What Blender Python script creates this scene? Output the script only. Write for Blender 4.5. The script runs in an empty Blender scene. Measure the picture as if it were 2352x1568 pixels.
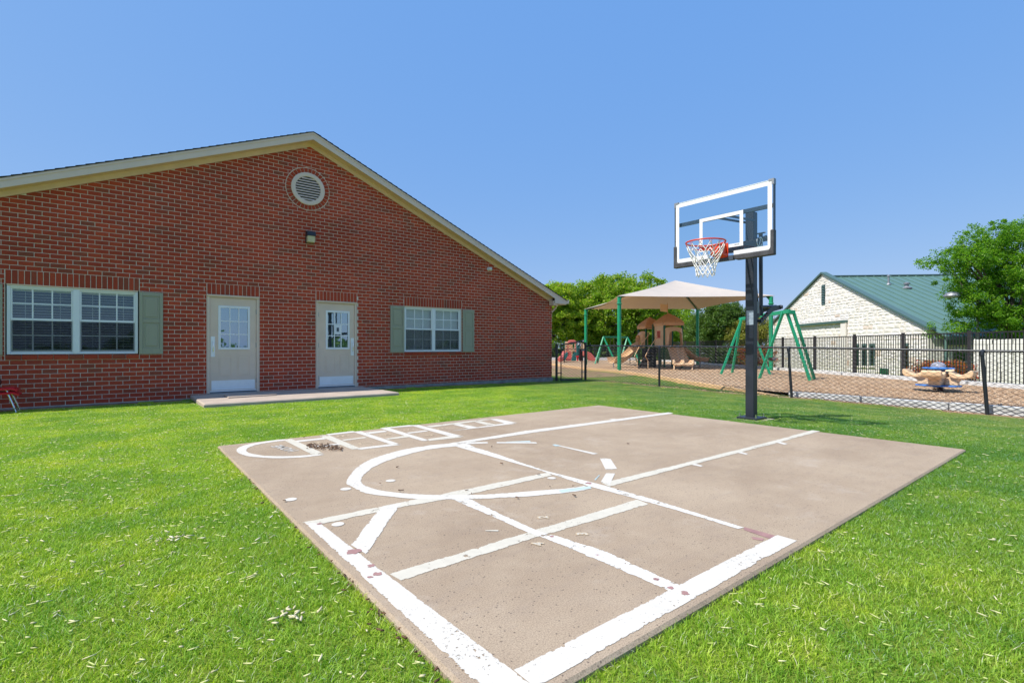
import bpy, bmesh, math, random
import numpy as np
from mathutils import Vector, Matrix
R = math.radians
random.seed(7); rng = np.random.default_rng(7)
S = bpy.context.scene
COL = S.collection

# ---------------------------------------------------------------- camera
CX, FPX, HY, CH = 1176.0, 1144.0, 797.0, 1.05
TH = math.atan2(2620 - CX, FPX)
FW = Vector((math.cos(TH), math.sin(TH), 0)); RT = Vector((math.sin(TH), -math.cos(TH), 0)); UP = Vector((0, 0, 1))
CAM = Vector((0, 0, CH))
cd = bpy.data.cameras.new('camera'); cam = bpy.data.objects.new('camera', cd); COL.objects.link(cam)
cam.location = CAM; cam.rotation_euler = (R(90), 0, TH - R(90))
cd.sensor_width = 36; cd.lens = FPX / 2352 * 36; cd.shift_y = 13 / 2352; cd.clip_end = 3000; cd.clip_start = 0.05
S.camera = cam

# ---------------------------------------------------------------- light
SUNV = Vector((-0.69, 0.19, 1.0)).normalized()
elev = math.asin(SUNV.z)
w = bpy.data.worlds.new('World'); S.world = w; w.use_nodes = True
nt = w.node_tree; bg = nt.nodes['Background']
sk = nt.nodes.new('ShaderNodeTexSky'); sk.sky_type = 'NISHITA'; sk.sun_disc = False
sk.sun_elevation = elev; sk.sun_rotation = math.atan2(SUNV.x, SUNV.y)
sk.altitude = 0; sk.air_density = 1.0; sk.dust_density = 0.6; sk.ozone_density = 3.0
tm = nt.nodes.new('ShaderNodeVectorMath'); tm.operation = 'MULTIPLY_ADD'          # clear blue evening out towards the horizon
tm.inputs[1].default_value = (0.27, 0.175, 0.05); tm.inputs[2].default_value = (0.35, 1.07, 2.74)
nt.links.new(sk.outputs[0], tm.inputs[0]); nt.links.new(tm.outputs[0], bg.inputs[0])
bg.inputs[1].default_value = 0.15
sd = bpy.data.lights.new('sun', 'SUN'); sd.energy = 3.1; sd.angle = R(0.5); sd.color = (1, 0.955, 0.89)
sun = bpy.data.objects.new('sun', sd); COL.objects.link(sun); sun.rotation_euler = SUNV.to_track_quat('Z', 'Y').to_euler(); sun.location = SUNV * 50
S.view_settings.view_transform = 'Standard'; S.view_settings.look = 'None'; S.view_settings.gamma = 1
S.view_settings.exposure = 0.92; S.view_settings.use_curve_mapping = False

# ---------------------------------------------------------------- measuring helpers (photo point -> place in the world)
def ray(px, py): return FW + RT * ((px - CX) / FPX) + UP * ((HY - py) / FPX)
def on_z(px, py, z=0.0):
    r = ray(px, py); return CAM + r * ((z - CH) / r.z)
def on_y(px, py, y):
    r = ray(px, py); return CAM + r * (y / r.y)
def on_x(px, py, x):
    r = ray(px, py); return CAM + r * (x / r.x)
def at(px, D, z=0.0):
    p = CAM + FW * D + RT * ((px - CX) / FPX * D); p.z = z; return p
def rd(r, D, z=0.0):
    p = FW * D + RT * r; p.z = z; return p
def Z(ox, oy, s):
    return lambda x, y: ((ox + x / s) / 1.7415, (oy + y / s) / 1.7415)

# ---------------------------------------------------------------- materials
def new_mat(name):
    m = bpy.data.materials.new(name); m.use_nodes = True
    return m, m.node_tree, m.node_tree.nodes['Principled BSDF']
def node(t, kind, **kw):
    n = t.nodes.new(kind)
    for k, v in kw.items():
        if isinstance(k, str) and hasattr(n, k): setattr(n, k, v)
    return n
def pos(t): return t.nodes.new('ShaderNodeNewGeometry').outputs['Position']
def noise(t, vec, scale, detail=4, rough=0.6, stretch=None):
    n = t.nodes.new('ShaderNodeTexNoise'); n.inputs['Scale'].default_value = scale; n.inputs['Detail'].default_value = detail; n.inputs['Roughness'].default_value = rough
    if stretch:
        mp = t.nodes.new('ShaderNodeMapping'); mp.inputs['Scale'].default_value = stretch; t.links.new(vec, mp.inputs[0]); vec = mp.outputs[0]
    t.links.new(vec, n.inputs['Vector']); return n.outputs['Fac']
def ramp(t, fac, stops, interp='LINEAR'):
    r = t.nodes.new('ShaderNodeValToRGB'); cr = r.color_ramp; cr.interpolation = interp
    while len(cr.elements) < len(stops): cr.elements.new(0.5)
    for e, (p, c) in zip(cr.elements, stops):
        e.position = p; e.color = (c[0], c[1], c[2], 1) if not isinstance(c, (int, float)) else (c, c, c, 1)
    t.links.new(fac, r.inputs[0]); return r.outputs[0]
def mixc(t, fac, a, b, mode='MIX'):
    m = t.nodes.new('ShaderNodeMix'); m.data_type = 'RGBA'; m.blend_type = mode
    for sock, v in ((m.inputs[0], fac), (m.inputs[6], a), (m.inputs[7], b)):
        if isinstance(v, (int, float)): sock.default_value = v
        elif isinstance(v, (tuple, list)): sock.default_value = (v[0], v[1], v[2], 1)
        else: t.links.new(v, sock)
    return m.outputs[2]
def math_(t, op, a, b=None, clamp=False):
    m = t.nodes.new('ShaderNodeMath'); m.operation = op; m.use_clamp = clamp
    for i, v in enumerate((a, b)):
        if v is None: continue
        if isinstance(v, (int, float)): m.inputs[i].default_value = v
        else: t.links.new(v, m.inputs[i])
    return m.outputs[0]
def bump(t, b, h, strength=0.3, dist=0.01):
    n = t.nodes.new('ShaderNodeBump'); n.inputs['Strength'].default_value = strength; n.inputs['Distance'].default_value = dist
    t.links.new(h, n.inputs['Height']); t.links.new(n.outputs[0], b.inputs['Normal'])
def setv(b, **kw):
    for k, v in kw.items():
        k = k.replace('_', ' ')
        if k in b.inputs: b.inputs[k].default_value = v
def simple(name, c, rough=0.6, metal=0.0, var=0.12, scale=6.0, bmp=0.0, bscale=80.0, spec=0.5, stretch=None, c2=None):
    m, t, b = new_mat(name)
    p = pos(t)
    c2 = c2 or tuple(max(0, x * (1 - var * 2)) for x in c)
    f = noise(t, p, scale, 5, 0.6, stretch)
    col = ramp(t, f, [(0.3, c2), (0.62, c)])
    t.links.new(col, b.inputs['Base Color'])
    rr = math_(t, 'ADD', math_(t, 'MULTIPLY', f, 0.25), rough - 0.12, True); t.links.new(rr, b.inputs['Roughness'])
    setv(b, Metallic=metal); b.inputs['Specular IOR Level'].default_value = spec
    if bmp: bump(t, b, noise(t, p, bscale, 4, 0.6, stretch), bmp, 0.006)
    return m
BR_STOPS = [(0.0, (0.50, 0.060, 0.026)), (0.22, (0.41, 0.046, 0.022)), (0.45, (0.54, 0.072, 0.029)), (0.66, (0.45, 0.055, 0.026)), (0.84, (0.37, 0.052, 0.027)), (0.95, (0.31, 0.072, 0.040)), (1.0, (0.25, 0.070, 0.044))]
def brick_mat(name, single):
    m, t, b = new_mat(name); p = pos(t)
    rnd = t.nodes.new('ShaderNodeObjectInfo').outputs['Random'] if single else t.nodes.new('ShaderNodeNewGeometry').outputs['Random Per Island']
    base = ramp(t, rnd, BR_STOPS)
    f = noise(t, p, 14, 5, 0.65)
    base = mixc(t, math_(t, 'MULTIPLY', f, 0.5), base, (0.46, 0.10, 0.05))
    base = mixc(t, 1.0, base, ramp(t, noise(t, p, 0.8, 5, 0.6), [(0.3, 0.80), (0.7, 1.12)]), 'MULTIPLY')
    sp = ramp(t, noise(t, p, 120, 3, 0.7), [(0.35, 0.72), (0.65, 1.1)])
    base = mixc(t, 1.0, base, sp, 'MULTIPLY')
    t.links.new(base, b.inputs['Base Color']); setv(b, Roughness=0.85); b.inputs['Specular IOR Level'].default_value = 0.25
    bump(t, b, noise(t, p, 90, 5, 0.7, (1, 1, 2.5)), 0.5, 0.006)
    return m
M = {}
M['brick'] = brick_mat('brick_single', True); M['bricks'] = brick_mat('brick_field', False)
M['mortar'] = simple('mortar', (0.72, 0.61, 0.50), 0.95, var=0.07, scale=9, bmp=0.6, bscale=120, spec=0.15)
M['concrete_base'] = simple('grade_beam', (0.30, 0.30, 0.27), 0.95, var=0.2, scale=5, bmp=0.6, bscale=40, spec=0.2)
M['beige'] = simple('beige_paint', (0.73, 0.56, 0.475), 0.5, var=0.03, scale=3)
M['door'] = simple('door_paint', (0.73, 0.565, 0.44), 0.42, var=0.04, scale=3)
M['cream'] = simple('soffit_paint', (0.80, 0.56, 0.41), 0.6, var=0.05, scale=3)
M['white'] = simple('white_vinyl', (0.80, 0.80, 0.80), 0.35, var=0.02)
M['sage'] = simple('sage_shutter', (0.34, 0.33, 0.235), 0.5, var=0.04, scale=4, bmp=0.1, bscale=60, stretch=(1, 1, 0.2))
M['alu'] = simple('aluminium_plate', (0.84, 0.84, 0.85), 0.4, metal=0.15, var=0.04)
M['chrome'] = simple('chrome', (0.8, 0.8, 0.8), 0.2, metal=1.0, var=0.02)
M['shingle'] = simple('asphalt_shingle', (0.035, 0.032, 0.032), 0.95, var=0.25, scale=30, bmp=0.6, bscale=200)
M['black'] = simple('black_paint', (0.018, 0.020, 0.026), 0.35, var=0.12, scale=7)
M['pole'] = simple('hoop_pole_paint', (0.020, 0.026, 0.038), 0.42, var=0.15, scale=5, spec=0.5)
M['iron'] = simple('iron_fence_paint', (0.022, 0.020, 0.022), 0.45, var=0.15, scale=7)
M['wire'] = simple('vinyl_wire', (0.016, 0.017, 0.020), 0.5, var=0.1)
M['pad'] = simple('rubber_padding', (0.03, 0.03, 0.035), 0.6, var=0.2, scale=8, c2=(0.075, 0.075, 0.08))
M['orange'] = simple('rim_orange', (0.66, 0.055, 0.012), 0.4, var=0.05)
M['arm'] = simple('lift_arm_grey', (0.055, 0.055, 0.058), 0.5, var=0.08)
M['netw'] = simple('net_cord', (0.82, 0.80, 0.76), 0.9, var=0.05)
M['grey_metal'] = simple('grey_metal', (0.30, 0.31, 0.33), 0.45, metal=0.4, var=0.05)
M['blue_metal'] = simple('back_brace', (0.05, 0.07, 0.10), 0.45, var=0.05)
M['green'] = simple('green_paint', (0.012, 0.30, 0.14), 0.38, var=0.06, scale=4)
M['green_dark'] = simple('dark_green_paint', (0.008, 0.10, 0.045), 0.4, var=0.06)
M['tan'] = simple('tan_plastic', (0.74, 0.47, 0.27), 0.42, var=0.05, scale=3)
M['tan_dark'] = simple('tan_roof_plastic', (0.62, 0.33, 0.165), 0.5, var=0.06, scale=3)
M['tan_light'] = simple('light_tan_plastic', (0.78, 0.54, 0.32), 0.4, var=0.05, scale=3)
M['border'] = simple('border_plastic', (0.66, 0.42, 0.21), 0.6, var=0.08, scale=4)
M['timber'] = simple('weathered_timber', (0.70, 0.71, 0.70), 0.9, var=0.25, scale=3, bmp=0.15, bscale=20, stretch=(5, 1, 5), c2=(0.42, 0.41, 0.38))
M['sail'] = simple('shade_cloth', (0.72, 0.66, 0.58), 0.85, var=0.03, scale=2)
_t = M['sail'].node_tree; _tr = _t.nodes.new('ShaderNodeBsdfTranslucent'); _tr.inputs[0].default_value = (0.62, 0.43, 0.29, 1); _mx = _t.nodes.new('ShaderNodeMixShader'); _mx.inputs[0].default_value = 0.35
_t.links.new(_t.nodes['Principled BSDF'].outputs[0], _mx.inputs[1]); _t.links.new(_tr.outputs[0], _mx.inputs[2]); _t.links.new(_mx.outputs[0], _t.nodes['Material Output'].inputs[0])
M['pink'] = simple('faded_red_plastic', (0.66, 0.16, 0.13), 0.5, var=0.08, scale=3)
M['teal'] = simple('teal_plastic', (0.02, 0.17, 0.16), 0.45, var=0.1)
M['blue'] = simple('blue_plastic', (0.035, 0.20, 0.62), 0.4, var=0.05)
M['maroon'] = simple('spring_paint', (0.10, 0.012, 0.012), 0.4)
M['red'] = simple('red_plastic', (0.66, 0.010, 0.020), 0.35, var=0.08)
M['ball'] = simple('ball_rubber', (0.13, 0.02, 0.02), 0.7, var=0.15)
M['rust_chain'] = simple('chain_steel', (0.16, 0.10, 0.08), 0.6, metal=0.3)
M['seat_rubber'] = simple('seat_rubber', (0.035, 0.032, 0.035), 0.6)
M['roof_green'] = simple('green_metal_roof', (0.105, 0.195, 0.165), 0.42, var=0.04, scale=1.5, spec=0.5)
M['roof_trim'] = simple('green_metal_trim', (0.075, 0.135, 0.125), 0.45, var=0.04)
M['bark'] = simple('bark', (0.12, 0.095, 0.075), 0.95, var=0.25, scale=14, bmp=0.8, bscale=30, stretch=(1, 1, 0.25))
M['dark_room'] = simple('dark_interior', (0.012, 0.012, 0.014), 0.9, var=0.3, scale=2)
M['blind'] = simple('blind_slat', (0.85, 0.80, 0.70), 0.6, var=0.03)
M['paper'] = simple('paper', (0.75, 0.77, 0.80), 0.8, var=0.03)
M['door_film'] = simple('door_curtain', (0.10, 0.13, 0.16), 0.8, var=0.1, scale=12, stretch=(6, 1, 0.3))
M['sticker'] = simple('sticker', (0.42, 0.47, 0.52), 0.5, var=0.22, scale=18, stretch=(1, 1, 4), c2=(0.22, 0.26, 0.31))
M['lamp_cream'] = simple('lamp_lens', (0.55, 0.50, 0.34), 0.3, var=0.05)
M['mulch_chip'] = simple('mulch_chip', (0.42, 0.26, 0.16), 0.95, var=0.3, scale=20)
M['car_white'] = simple('car_paint', (0.75, 0.75, 0.77), 0.25, var=0.02)
M['tyre'] = simple('tyre', (0.02, 0.02, 0.02), 0.8)
def island(name, stops, rough=0.8, translucent=0.0, tcol=None, spec=0.3, patch=None):
    m, t, b = new_mat(name)
    g = t.nodes.new('ShaderNodeNewGeometry'); c = ramp(t, g.outputs['Random Per Island'], stops)
    if patch:
        f = ramp(t, noise(t, g.outputs['Position'], patch[0], 3), [(0.40, 0.0), (0.62, 1.0)])
        c = mixc(t, f, c, mixc(t, 1.0, c, patch[1], 'MULTIPLY'))
    t.links.new(c, b.inputs['Base Color']); setv(b, Roughness=rough); b.inputs['Specular IOR Level'].default_value = spec
    if translucent:
        tr = t.nodes.new('ShaderNodeBsdfTranslucent'); mx = t.nodes.new('ShaderNodeMixShader'); mx.inputs[0].default_value = translucent
        t.links.new(mixc(t, 1.0, c, tcol or (1.5, 1.6, 0.7), 'MULTIPLY'), tr.inputs[0])
        out = t.nodes['Material Output']; t.links.new(b.outputs[0], mx.inputs[1]); t.links.new(tr.outputs[0], mx.inputs[2]); t.links.new(mx.outputs[0], out.inputs[0])
    return m
M['chip'] = island('pale_wood_chip', [(0, (0.66, 0.60, 0.36)), (0.5, (0.50, 0.46, 0.24)), (0.85, (0.74, 0.70, 0.50)), (1, (0.36, 0.25, 0.13))])
M['clip'] = island('grass_clipping', [(0, (0.46, 0.55, 0.16)), (0.5, (0.58, 0.60, 0.26)), (1, (0.68, 0.66, 0.38))])
M['debris'] = island('brown_debris', [(0, (0.16, 0.085, 0.045)), (1, (0.07, 0.038, 0.022))])
M['mulch_chips'] = island('mulch_chips', [(0, (0.60, 0.42, 0.26)), (0.4, (0.44, 0.28, 0.165)), (0.75, (0.72, 0.55, 0.37)), (1, (0.30, 0.17, 0.10))], 0.95)
M['leaf_light'] = island('leaf_light', [(0, (0.20, 0.33, 0.02)), (0.5, (0.29, 0.42, 0.03)), (0.85, (0.37, 0.48, 0.05)), (1, (0.45, 0.42, 0.08))], 0.5, 0.5)
M['leaf_mid'] = island('leaf_mid', [(0, (0.14, 0.255, 0.018)), (0.5, (0.225, 0.365, 0.028)), (0.85, (0.31, 0.44, 0.05)), (1, (0.44, 0.42, 0.10))], 0.5, 0.5)
M['leaf_dark'] = island('leaf_dark', [(0, (0.055, 0.115, 0.02)), (0.5, (0.085, 0.165, 0.028)), (1, (0.15, 0.225, 0.05))], 0.5, 0.4)
M['leaf_olive'] = island('leaf_olive', [(0, (0.16, 0.19, 0.03)), (0.5, (0.23, 0.25, 0.045)), (1, (0.34, 0.30, 0.08))], 0.55, 0.35)
M['leaf_elm'] = island('leaf_elm', [(0, (0.065, 0.185, 0.012)), (0.5, (0.12, 0.28, 0.016)), (0.85, (0.20, 0.38, 0.025)), (1, (0.30, 0.45, 0.055))], 0.45, 0.5)
M['leaf_red'] = island('leaf_red', [(0, (0.62, 0.09, 0.04)), (0.45, (0.50, 0.10, 0.04)), (0.65, (0.30, 0.24, 0.05)), (1, (0.14, 0.20, 0.03))], 0.45, 0.3)
STONE = [(0, (0.77, 0.725, 0.68)), (0.35, (0.82, 0.78, 0.745)), (0.7, (0.79, 0.735, 0.67)), (0.95, (0.84, 0.81, 0.785)), (1, (0.66, 0.50, 0.38))]
def stone_mat(name, single):
    m, t, b = new_mat(name); p = pos(t)
    rnd = t.nodes.new('ShaderNodeObjectInfo').outputs['Random'] if single else t.nodes.new('ShaderNodeNewGeometry').outputs['Random Per Island']
    c = ramp(t, rnd, STONE)
    c = mixc(t, ramp(t, noise(t, p, 3, 5), [(0.45, 0), (0.75, 0.5)]), c, (0.74, 0.66, 0.54))
    t.links.new(c, b.inputs['Base Color']); setv(b, Roughness=0.9); b.inputs['Specular IOR Level'].default_value = 0.2
    bump(t, b, noise(t, p, 9, 6, 0.7), 0.5, 0.03)
    return m
M['stone'] = stone_mat('limestone_single', True); M['stones'] = stone_mat('limestone_field', False)
M['block_stone'] = simple('cut_limestone', (0.82, 0.79, 0.72), 0.9, var=0.06, scale=5, bmp=0.8, bscale=14, spec=0.2)
M['stone_joint'] = simple('stone_joint', (0.84, 0.79, 0.71), 0.95, var=0.1)
def concrete():
    m, t, b = new_mat('court_concrete'); p = pos(t)
    c = ramp(t, noise(t, p, 0.7, 5, 0.6), [(0.3, (0.315, 0.235, 0.160)), (0.7, (0.43, 0.335, 0.235))])
    c = mixc(t, ramp(t, noise(t, p, 3.0, 6, 0.7), [(0.45, 0.0), (0.75, 0.45)]), c, (0.47, 0.375, 0.265))
    c = mixc(t, ramp(t, noise(t, p, 7, 5, 0.7, (0.4, 1.6, 1)), [(0.5, 0.0), (0.8, 0.35)]), c, (0.25, 0.20, 0.165))
    g = ramp(t, noise(t, p, 170, 3, 0.8), [(0.3, 0.45), (0.5, 1.0), (0.72, 1.3)])
    c = mixc(t, 1.0, c, g, 'MULTIPLY')
    v = t.nodes.new('ShaderNodeTexVoronoi'); v.inputs['Scale'].default_value = 38; t.links.new(p, v.inputs['Vector'])
    c = mixc(t, ramp(t, v.outputs['Distance'], [(0.08, 0.85), (0.20, 0.0)]), c, (0.10, 0.075, 0.06))
    # clean chalky scuffs
    c = mixc(t, ramp(t, noise(t, p, 1.7, 6, 0.75, (1, 1, 1)), [(0.56, 0.0), (0.74, 0.4)]), c, (0.52, 0.45, 0.37))
    t.links.new(c, b.inputs['Base Color']); setv(b, Roughness=0.88); b.inputs['Specular IOR Level'].default_value = 0.25
    bump(t, b, noise(t, p, 220, 4, 0.8), 0.5, 0.004)
    return m
M['court'] = concrete()
M['pad_concrete'] = simple('stoop_concrete', (0.48, 0.39, 0.31), 0.9, var=0.1, scale=2.5, bmp=0.4, bscale=150)
def paint_mat(name, col, wear):
    m, t, b = new_mat(name); p = pos(t)
    uv = t.nodes.new('ShaderNodeUVMap').outputs[0]; sx = t.nodes.new('ShaderNodeSeparateXYZ'); t.links.new(uv, sx.inputs[0])
    e = math_(t, 'SUBTRACT', 0.5, math_(t, 'ABSOLUTE', math_(t, 'SUBTRACT', sx.outputs[1], 0.5)))       # 0 at the edge, .5 in the middle
    n1 = noise(t, p, 5, 8, 0.72); n2 = noise(t, p, 26, 6, 0.75)
    h = math_(t, 'ADD', math_(t, 'MULTIPLY', n1, 0.55), math_(t, 'MULTIPLY', n2, 0.45))
    h = math_(t, 'ADD', h, math_(t, 'MULTIPLY', math_(t, 'MINIMUM', e, 0.13), 1.1))
    mask = ramp(t, h, [(wear, 0.0), (wear + 0.012, 1.0)])
    pit = ramp(t, math_(t, 'ADD', math_(t, 'MULTIPLY', noise(t, p, 55, 4, 0.8), 0.7), math_(t, 'MULTIPLY', noise(t, p, 2.3, 3), 0.3)), [(0.375, 0.0), (0.395, 1.0)])
    mask = math_(t, 'MULTIPLY', mask, pit)
    red = ramp(t, noise(t, p, 1.9, 4), [(0.60, 0.0), (0.63, 1.0)])
    chipc = ramp(t, math_(t, 'MULTIPLY', ramp(t, noise(t, p, 9, 5, 0.7), [(0.66, 0.0), (0.68, 1.0)]), red), [(0.0, 0.0), (1.0, 1.0)])
    c = mixc(t, ramp(t, noise(t, p, 12, 6, 0.7), [(0.35, 0.0), (0.75, 0.5)]), col, tuple(x * 0.72 for x in col))
    c = mixc(t, chipc, c, (0.32, 0.13, 0.12))
    t.links.new(c, b.inputs['Base Color']); setv(b, Roughness=0.7)
    bump(t, b, n2, 0.15, 0.003)
    tr = t.nodes.new('ShaderNodeBsdfTransparent'); mx = t.nodes.new('ShaderNodeMixShader')
    t.links.new(mask, mx.inputs[0]); t.links.new(tr.outputs[0], mx.inputs[1]); t.links.new(b.outputs[0], mx.inputs[2]); t.links.new(mx.outputs[0], t.nodes['Material Output'].inputs[0])
    return m
M['paint'] = paint_mat('white_line_paint', (0.64, 0.60, 0.52), 0.507)
M['paint_worn'] = paint_mat('worn_line_paint', (0.60, 0.555, 0.45), 0.55)
M['paint_flaky'] = paint_mat('flaking_line_paint', (0.67, 0.64, 0.57), 0.575)
M['paint_red'] = simple('old_red_paint', (0.36, 0.20, 0.18), 0.8, var=0.15, scale=15)
M['paint_teal'] = simple('old_teal_paint', (0.45, 0.55, 0.54), 0.8, var=0.1)
M['paint_yellow'] = simple('faded_yellow_paint', (0.58, 0.46, 0.30), 0.8, var=0.15, scale=20)
M['paint_stencil'] = simple('old_stencil', (0.56, 0.52, 0.45), 0.8, var=0.15, scale=30)
M['paint_home'] = simple('stencil_white', (0.55, 0.51, 0.43), 0.8, var=0.1, scale=20)
def soil():
    m, t, b = new_mat('lawn_soil'); p = pos(t)
    c = ramp(t, noise(t, p, 6, 6, 0.7), [(0.3, (0.16, 0.23, 0.025)), (0.55, (0.22, 0.30, 0.035)), (0.75, (0.29, 0.33, 0.08))])
    c = mixc(t, ramp(t, noise(t, p, 60, 4, 0.8), [(0.4, 0.0), (0.7, 0.5)]), c, (0.12, 0.15, 0.04))
    t.links.new(c, b.inputs['Base Color']); setv(b, Roughness=1.0); b.inputs['Specular IOR Level'].default_value = 0.1
    bump(t, b, noise(t, p, 70, 4, 0.8), 0.8, 0.02); return m
M['soil'] = soil()
M['dirt'] = simple('bare_dirt', (0.36, 0.24, 0.15), 1.0, var=0.25, scale=5, bmp=0.8, bscale=50, c2=(0.15, 0.10, 0.06), spec=0.1)
def grass_mat():
    m, t, b = new_mat('turf_blade'); g = t.nodes.new('ShaderNodeNewGeometry'); p = g.outputs['Position']
    a = t.nodes.new('ShaderNodeAttribute'); a.attribute_name = 'tone'
    c = ramp(t, a.outputs['Fac'], [(0.0, (0.16, 0.30, 0.014)), (0.35, (0.31, 0.49, 0.028)), (0.7, (0.47, 0.64, 0.06)), (0.92, (0.56, 0.70, 0.13)), (1.0, (0.78, 0.76, 0.46))])
    sx = t.nodes.new('ShaderNodeSeparateXYZ'); t.links.new(p, sx.inputs[0])
    # the strip by the chain link fence and right of the court is drier, bluer and thinner than the lawn by the house
    d = math_(t, 'SUBTRACT', math_(t, 'MULTIPLY', sx.outputs[0], 0.85), math_(t, 'MULTIPLY', sx.outputs[1], 0.55))
    d = math_(t, 'ADD', d, math_(t, 'MULTIPLY', noise(t, p, 0.8, 4, 0.6), 3.0))
    dry = ramp(t, math_(t, 'MULTIPLY', d, 0.1), [(0.24, 0.0), (0.55, 1.0)])
    c = mixc(t, math_(t, 'MULTIPLY', dry, 0.85), c, mixc(t, 1.0, c, (0.46, 0.62, 1.0), 'MULTIPLY'))
    far = ramp(t, math_(t, 'MULTIPLY', sx.outputs[0], 0.05), [(0.35, 0.0), (0.72, 1.0)])
    c = mixc(t, math_(t, 'MULTIPLY', far, ramp(t, noise(t, p, 2.2, 5, 0.7), [(0.36, 0.15), (0.62, 0.85)])), c, (0.33, 0.33, 0.15))
    c = mixc(t, ramp(t, noise(t, p, 3.0, 5, 0.65), [(0.45, 0.0), (0.66, 0.75)]), c, mixc(t, 1.0, c, (1.40, 1.12, 0.9), 'MULTIPLY'))
    c = mixc(t, ramp(t, noise(t, p, 1.1, 3, 0.6), [(0.40, 0.8), (0.60, 0.0)]), c, mixc(t, 1.0, c, (0.55, 0.74, 0.8), 'MULTIPLY'))
    t.links.new(c, b.inputs['Base Color']); setv(b, Roughness=0.5); b.inputs['Specular IOR Level'].default_value = 0.35
    tr = t.nodes.new('ShaderNodeBsdfTranslucent'); mx = t.nodes.new('ShaderNodeMixShader'); mx.inputs[0].default_value = 0.4
    t.links.new(mixc(t, 1.0, c, (1.4, 1.4, 0.7), 'MULTIPLY'), tr.inputs[0])
    t.links.new(b.outputs[0], mx.inputs[1]); t.links.new(tr.outputs[0], mx.inputs[2]); t.links.new(mx.outputs[0], t.nodes['Material Output'].inputs[0]); return m
M['grass'] = grass_mat()
def mulch():
    m, t, b = new_mat('playground_mulch'); p = pos(t)
    v = t.nodes.new('ShaderNodeTexVoronoi'); v.inputs['Scale'].default_value = 26
    mp = t.nodes.new('ShaderNodeMapping'); mp.inputs['Scale'].default_value = (1, 1.8, 1); mp.inputs['Rotation'].default_value = (0, 0, 0.6)
    t.links.new(p, mp.inputs[0]); t.links.new(mp.outputs[0], v.inputs['Vector'])
    c = ramp(t, v.outputs['Color'], [(0.1, (0.33, 0.20, 0.115)), (0.5, (0.56, 0.38, 0.235)), (0.9, (0.74, 0.55, 0.36))])
    c = mixc(t, ramp(t, noise(t, p, 1.3, 4), [(0.4, 0), (0.7, 0.5)]), c, (0.54, 0.37, 0.23))
    t.links.new(c, b.inputs['Base Color']); setv(b, Roughness=1.0); b.inputs['Specular IOR Level'].default_value = 0.1
    bump(t, b, v.outputs['Distance'], 0.9, 0.04); return m
M['mulch'] = mulch()
def glass_mat(name, tint, refl, trans=0.85):
    m, t, b = new_mat(name); t.nodes.remove(b)
    gl = t.nodes.new('ShaderNodeBsdfGlossy'); gl.inputs['Roughness'].default_value = 0.015; gl.inputs['Color'].default_value = (0.62, 0.80, 0.80, 1)
    tr = t.nodes.new('ShaderNodeBsdfTransparent'); tr.inputs[0].default_value = (*tint, 1)
    fr = t.nodes.new('ShaderNodeFresnel'); fr.inputs[0].default_value = 1.5
    f = math_(t, 'ADD', math_(t, 'MULTIPLY', fr.outputs[0], 1.6), refl, True)
    f = math_(t, 'MULTIPLY', f, math_(t, 'SUBTRACT', 1.0, t.nodes.new('ShaderNodeNewGeometry').outputs['Backfacing']))      # no mirror on the inner side of a pane
    bp = t.nodes.new('ShaderNodeBump'); bp.inputs['Strength'].default_value = 0.05; bp.inputs['Distance'].default_value = 0.01
    t.links.new(noise(t, pos(t), 2.2, 2), bp.inputs['Height']); t.links.new(bp.outputs[0], gl.inputs['Normal'])
    mx = t.nodes.new('ShaderNodeMixShader'); t.links.new(f, mx.inputs[0]); t.links.new(tr.outputs[0], mx.inputs[1]); t.links.new(gl.outputs[0], mx.inputs[2])
    t.links.new(mx.outputs[0], t.nodes['Material Output'].inputs[0]); return m
M['glass'] = glass_mat('window_glass', (0.85, 0.88, 0.88), 0.08)
M['door_glass'] = glass_mat('door_glass', (0.55, 0.6, 0.62), 0.42)
M['board_glass'] = glass_mat('backboard_glass', (0.90, 0.95, 0.97), 0.02)
M['teal_glass'] = glass_mat('teal_window_glass', (0.10, 0.35, 0.33), 0.25)
def screen_mat():
    m, t, b = new_mat('insect_screen'); setv(b, Roughness=0.9); b.inputs['Base Color'].default_value = (0.012, 0.012, 0.013, 1)
    tr = t.nodes.new('ShaderNodeBsdfTransparent'); mx = t.nodes.new('ShaderNodeMixShader'); mx.inputs[0].default_value = 0.28
    t.links.new(tr.outputs[0], mx.inputs[1]); t.links.new(b.outputs[0], mx.inputs[2]); t.links.new(mx.outputs[0], t.nodes['Material Output'].inputs[0]); return m
M['screen'] = screen_mat()
def dome_mat():
    m, t, b = new_mat('frosted_dome'); setv(b, Roughness=0.25); b.inputs['Base Color'].default_value = (0.55, 0.58, 0.62, 1)
    tr = t.nodes.new('ShaderNodeBsdfTransparent'); mx = t.nodes.new('ShaderNodeMixShader'); mx.inputs[0].default_value = 0.45
    t.links.new(tr.outputs[0], mx.inputs[1]); t.links.new(b.outputs[0], mx.inputs[2]); t.links.new(mx.outputs[0], t.nodes['Material Output'].inputs[0]); return m
M['dome'] = dome_mat()

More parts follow.
